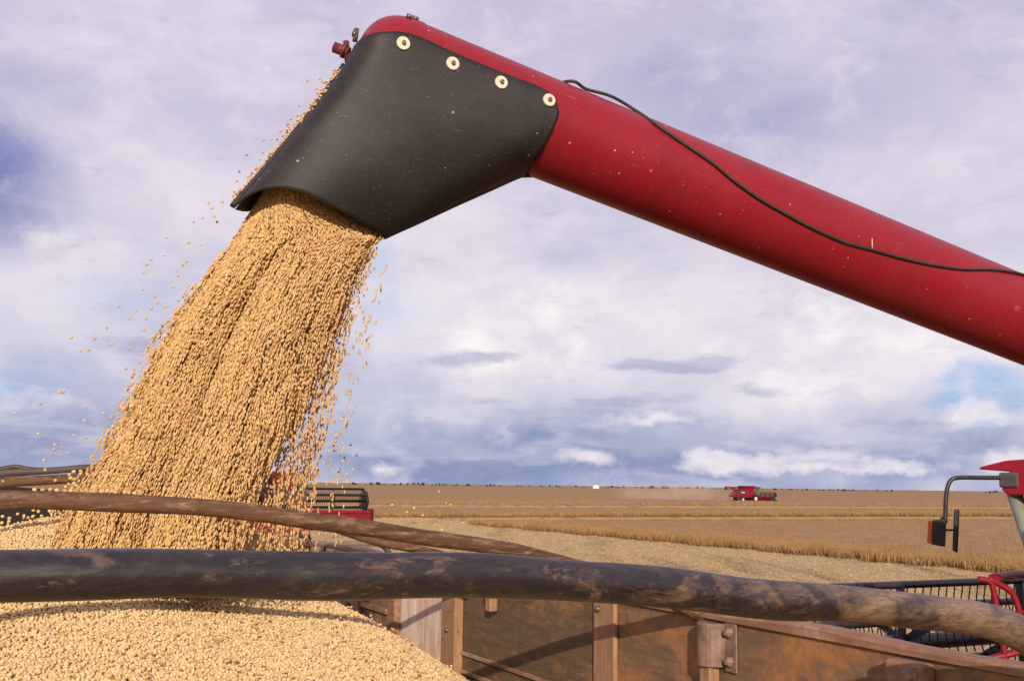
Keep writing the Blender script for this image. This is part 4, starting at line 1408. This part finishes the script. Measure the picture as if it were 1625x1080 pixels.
bm = bmesh.new(); bmesh.ops.create_icosphere(bm, subdivisions=1, radius=.0042)
for v in bm.verts: v.co *= random.uniform(.7, 1.3)
bm.to_mesh(chaff); bm.free()
chaff.materials.append(simple('dark_crumb', (.06, .04, .025), .8, .2))
for (a, b) in dark_air:
    o = bpy.data.objects.new('chaff_crumb', chaff); COL.objects.link(o); o.location = at(a, b, 4.0)
    meta(o, 'dark crumb of chaff in mid-air right of the stream, against the clouds', 'crumb', 'dark crumbs beside the stream')
for (px, py) in ((176, 1033), (290, 1017), (332, 1019), (24, 1062), (420, 1040), (98, 1003), (505, 1052), (610, 1061), (372, 1066), (240, 1072), (60, 1024), (455, 1010), (560, 1022), (130, 1068)):
    d = ray(px, py)
    for q in range(400):
        P = EYE + d * (1.6 + q * .01)
        if P.z < float(pile_z(P.dot(RV), P.dot(HV))) + .002: break
    o = bpy.data.objects.new('chaff_crumb', chaff); COL.objects.link(o); o.location = P; o.scale = (1.5, 1.2, 1.1)
    meta(o, 'dark brown crumb lying on the pale soybean heap', 'crumb', 'dark crumbs on the heap')
# a straw caught behind the cable
P, nrm = cyl_hit(1384, 394, TR + .008)
P2, _ = cyl_hit(1384, 378, TR + .012)
m = MB(); m.tube([P, P2], [.0035, .0015], 6); meta(m.build('straw_stalk', MAT['straw']), 'short pale straw stuck upright behind the black cable on the red tube', 'straw')

# ------------------------------------------------------------------ far trees, shed, dust
leaf = simple('far_foliage', (.06, .068, .05), .9, .1, .4, 3)
bark = simple('far_bark', (.06, .045, .035), .9, .1)
def tree_meshes(seed):
    q = random.Random(seed)
    tall = q.uniform(.8, 1.2)
    tr = MB()
    tr.tube([(0, 0, 0), (.03, 0, .5), (q.uniform(-.08, .08), 0, 1.0 * tall)], [.05, .035, .02], 6)
    for k in range(4):
        a = q.uniform(0, 6.28); z = q.uniform(.45, .8) * tall
        tr.tube([(.02, 0, z), (.25 * math.cos(a), .25 * math.sin(a), z + .25)], [.02, .01], 5)
    cr = MB()
    wide = q.uniform(.30, .62)
    for k in range(130):
        a = q.uniform(0, 6.28); rr = wide * math.sqrt(q.random()); z = (.45 + .75 * q.random()) * tall
        rr *= 1.15 - abs(z / tall - .8)
        c = Vector((rr * math.cos(a), rr * math.sin(a), z))
        s = q.uniform(.05, .12)
        M = Matrix.Rotation(q.uniform(0, 6), 3, 'X') @ Matrix.Rotation(q.uniform(0, 6), 3, 'Z')
        cr.add([c + M @ Vector(v) * s for v in ((-1, -1, 0), (1, -1, .2), (1, 1, 0), (-1, 1, -.2))], [(0, 1, 2, 3)])
    return tr, cr
protos = []
for sd in range(5):
    tr, cr = tree_meshes(40 + sd)
    e = empty('tree', (0, 0, 0)); 
    a = tr.build('trunk', bark, e); b = cr.build('crown', leaf, e)
    protos.append((e, a, b))
spots = []
q = random.Random(5)
for (x0, x1, n, hh) in ((560, 700, 26, 5.0), (700, 930, 26, 4.2), (960, 1160, 34, 4.4), (1205, 1420, 30, 4.0), (1553, 1582, 6, 4.6), (1130, 1165, 8, 4.4)):
    for k in range(n):
        spots.append((q.uniform(x0, x1), hh * q.uniform(.6, 1.5)))
used = set()
for i, (px, hh) in enumerate(spots):
    k = i % 5
    e, a, b = protos[k]
    if k in used:
        e2 = e.copy(); COL.objects.link(e2)
        for ch in (a, b):
            c2 = ch.copy(); COL.objects.link(c2); c2.parent = e2
        e = e2
    used.add(k)
    P = at(px, 770, q.uniform(1350, 1700))
    e.location = (P.x, P.y, 0)
    e.rotation_euler = (0, 0, q.uniform(0, 6))
    hh *= .52
    e.scale = (hh * q.uniform(.8, 1.5), hh * 1.2, hh)
    meta(e, 'small dark tree on the far horizon behind the brown crop', 'tree', 'trees along the horizon')
P = at(945, 769, 1250)
sh = empty('farm_shed', (P.x, P.y, 0), .2, label='tiny white farm shed on the horizon between the far trees', cat='shed')
m = MB(); m.box((-3.2, -3, 0), (3.2, 3, 3.4)); m.build('wall', MAT['white'], sh)
m = MB(); m.prism([(-3.4, 3.4), (3.4, 3.4), (0, 4.4)], -3.6, 3.6, 1); m.build('roof', MAT['white'], sh)
# dust trailing behind the distant combine
def dust(label, px0, px1, py, Y, hz, dens, name='dust_cloud'):
    A, B = at(px0, py, Y), at(px1, py, Y)
    bm = bmesh.new(); bmesh.ops.create_icosphere(bm, subdivisions=4, radius=1.0)
    me_ = bpy.data.meshes.new(name); 
    for v in bm.verts:
        v.co = Vector((v.co.x * (B.x - A.x) / 2, v.co.y * 5, v.co.z * hz))
    bm.to_mesh(me_); bm.free()
    m = bpy.data.materials.new('field_dust'); m.use_nodes = True
    t = m.node_tree; t.nodes.clear()
    o_ = t.nodes.new('ShaderNodeOutputMaterial'); v = t.nodes.new('ShaderNodeVolumePrincipled')
    v.inputs['Color'].default_value = (.80, .66, .54, 1)
    tc = t.nodes.new('ShaderNodeTexCoord'); nz = t.nodes.new('ShaderNodeTexNoise'); nz.inputs['Scale'].default_value = .22; nz.inputs['Detail'].default_value = 3
    t.links.new(tc.outputs['Object'], nz.inputs['Vector'])
    gr_ = t.nodes.new('ShaderNodeTexGradient'); gr_.gradient_type = 'SPHERICAL'
    mp = t.nodes.new('ShaderNodeMapping'); mp.inputs['Scale'].default_value = (2 / (B.x - A.x), 1 / 5, 1 / hz)
    t.links.new(tc.outputs['Object'], mp.inputs[0]); t.links.new(mp.outputs[0], gr_.inputs[0])
    mu = t.nodes.new('ShaderNodeMath'); mu.operation = 'MULTIPLY'; t.links.new(gr_.outputs['Fac'], mu.inputs[0])
    su = t.nodes.new('ShaderNodeMath'); su.operation = 'MULTIPLY_ADD'; su.use_clamp = True; su.inputs[1].default_value = 3.0; su.inputs[2].default_value = -1.0
    t.links.new(nz.outputs['Fac'], su.inputs[0]); t.links.new(su.outputs[0], mu.inputs[1])
    m2 = t.nodes.new('ShaderNodeMath'); m2.operation = 'MULTIPLY'; m2.inputs[1].default_value = dens; t.links.new(mu.outputs[0], m2.inputs[0])
    t.links.new(m2.outputs[0], v.inputs['Density']); t.links.new(v.outputs[0], o_.inputs['Volume'])
    me_.materials.append(m)
    o = bpy.data.objects.new(name, me_); COL.objects.link(o)
    o.location = ((A.x + B.x) / 2, Y, (A.z + B.z) / 2)
    return meta(o, label, 'dust', kind='stuff')
dust('thin pale dust drifting low over the crop behind the distant combine', 960, 1178, 786, 266, 3.4, .42)
for o in COL.objects:
    if '_c' in o: del o['_c']


# ------------------------------------------------------------------ render settings
S.view_settings.view_transform = 'Standard'
S.view_settings.look = 'None'
S.view_settings.gamma = 1
S.view_settings.use_curve_mapping = False
S.view_settings.exposure = 0.0
S.render.engine = 'CYCLES'
S.cycles.use_denoising = True
S.cycles.max_bounces = 8
S.cycles.diffuse_bounces = 4
S.cycles.volume_bounces = 1
S.cycles.caustics_reflective = False
S.cycles.caustics_refractive = False
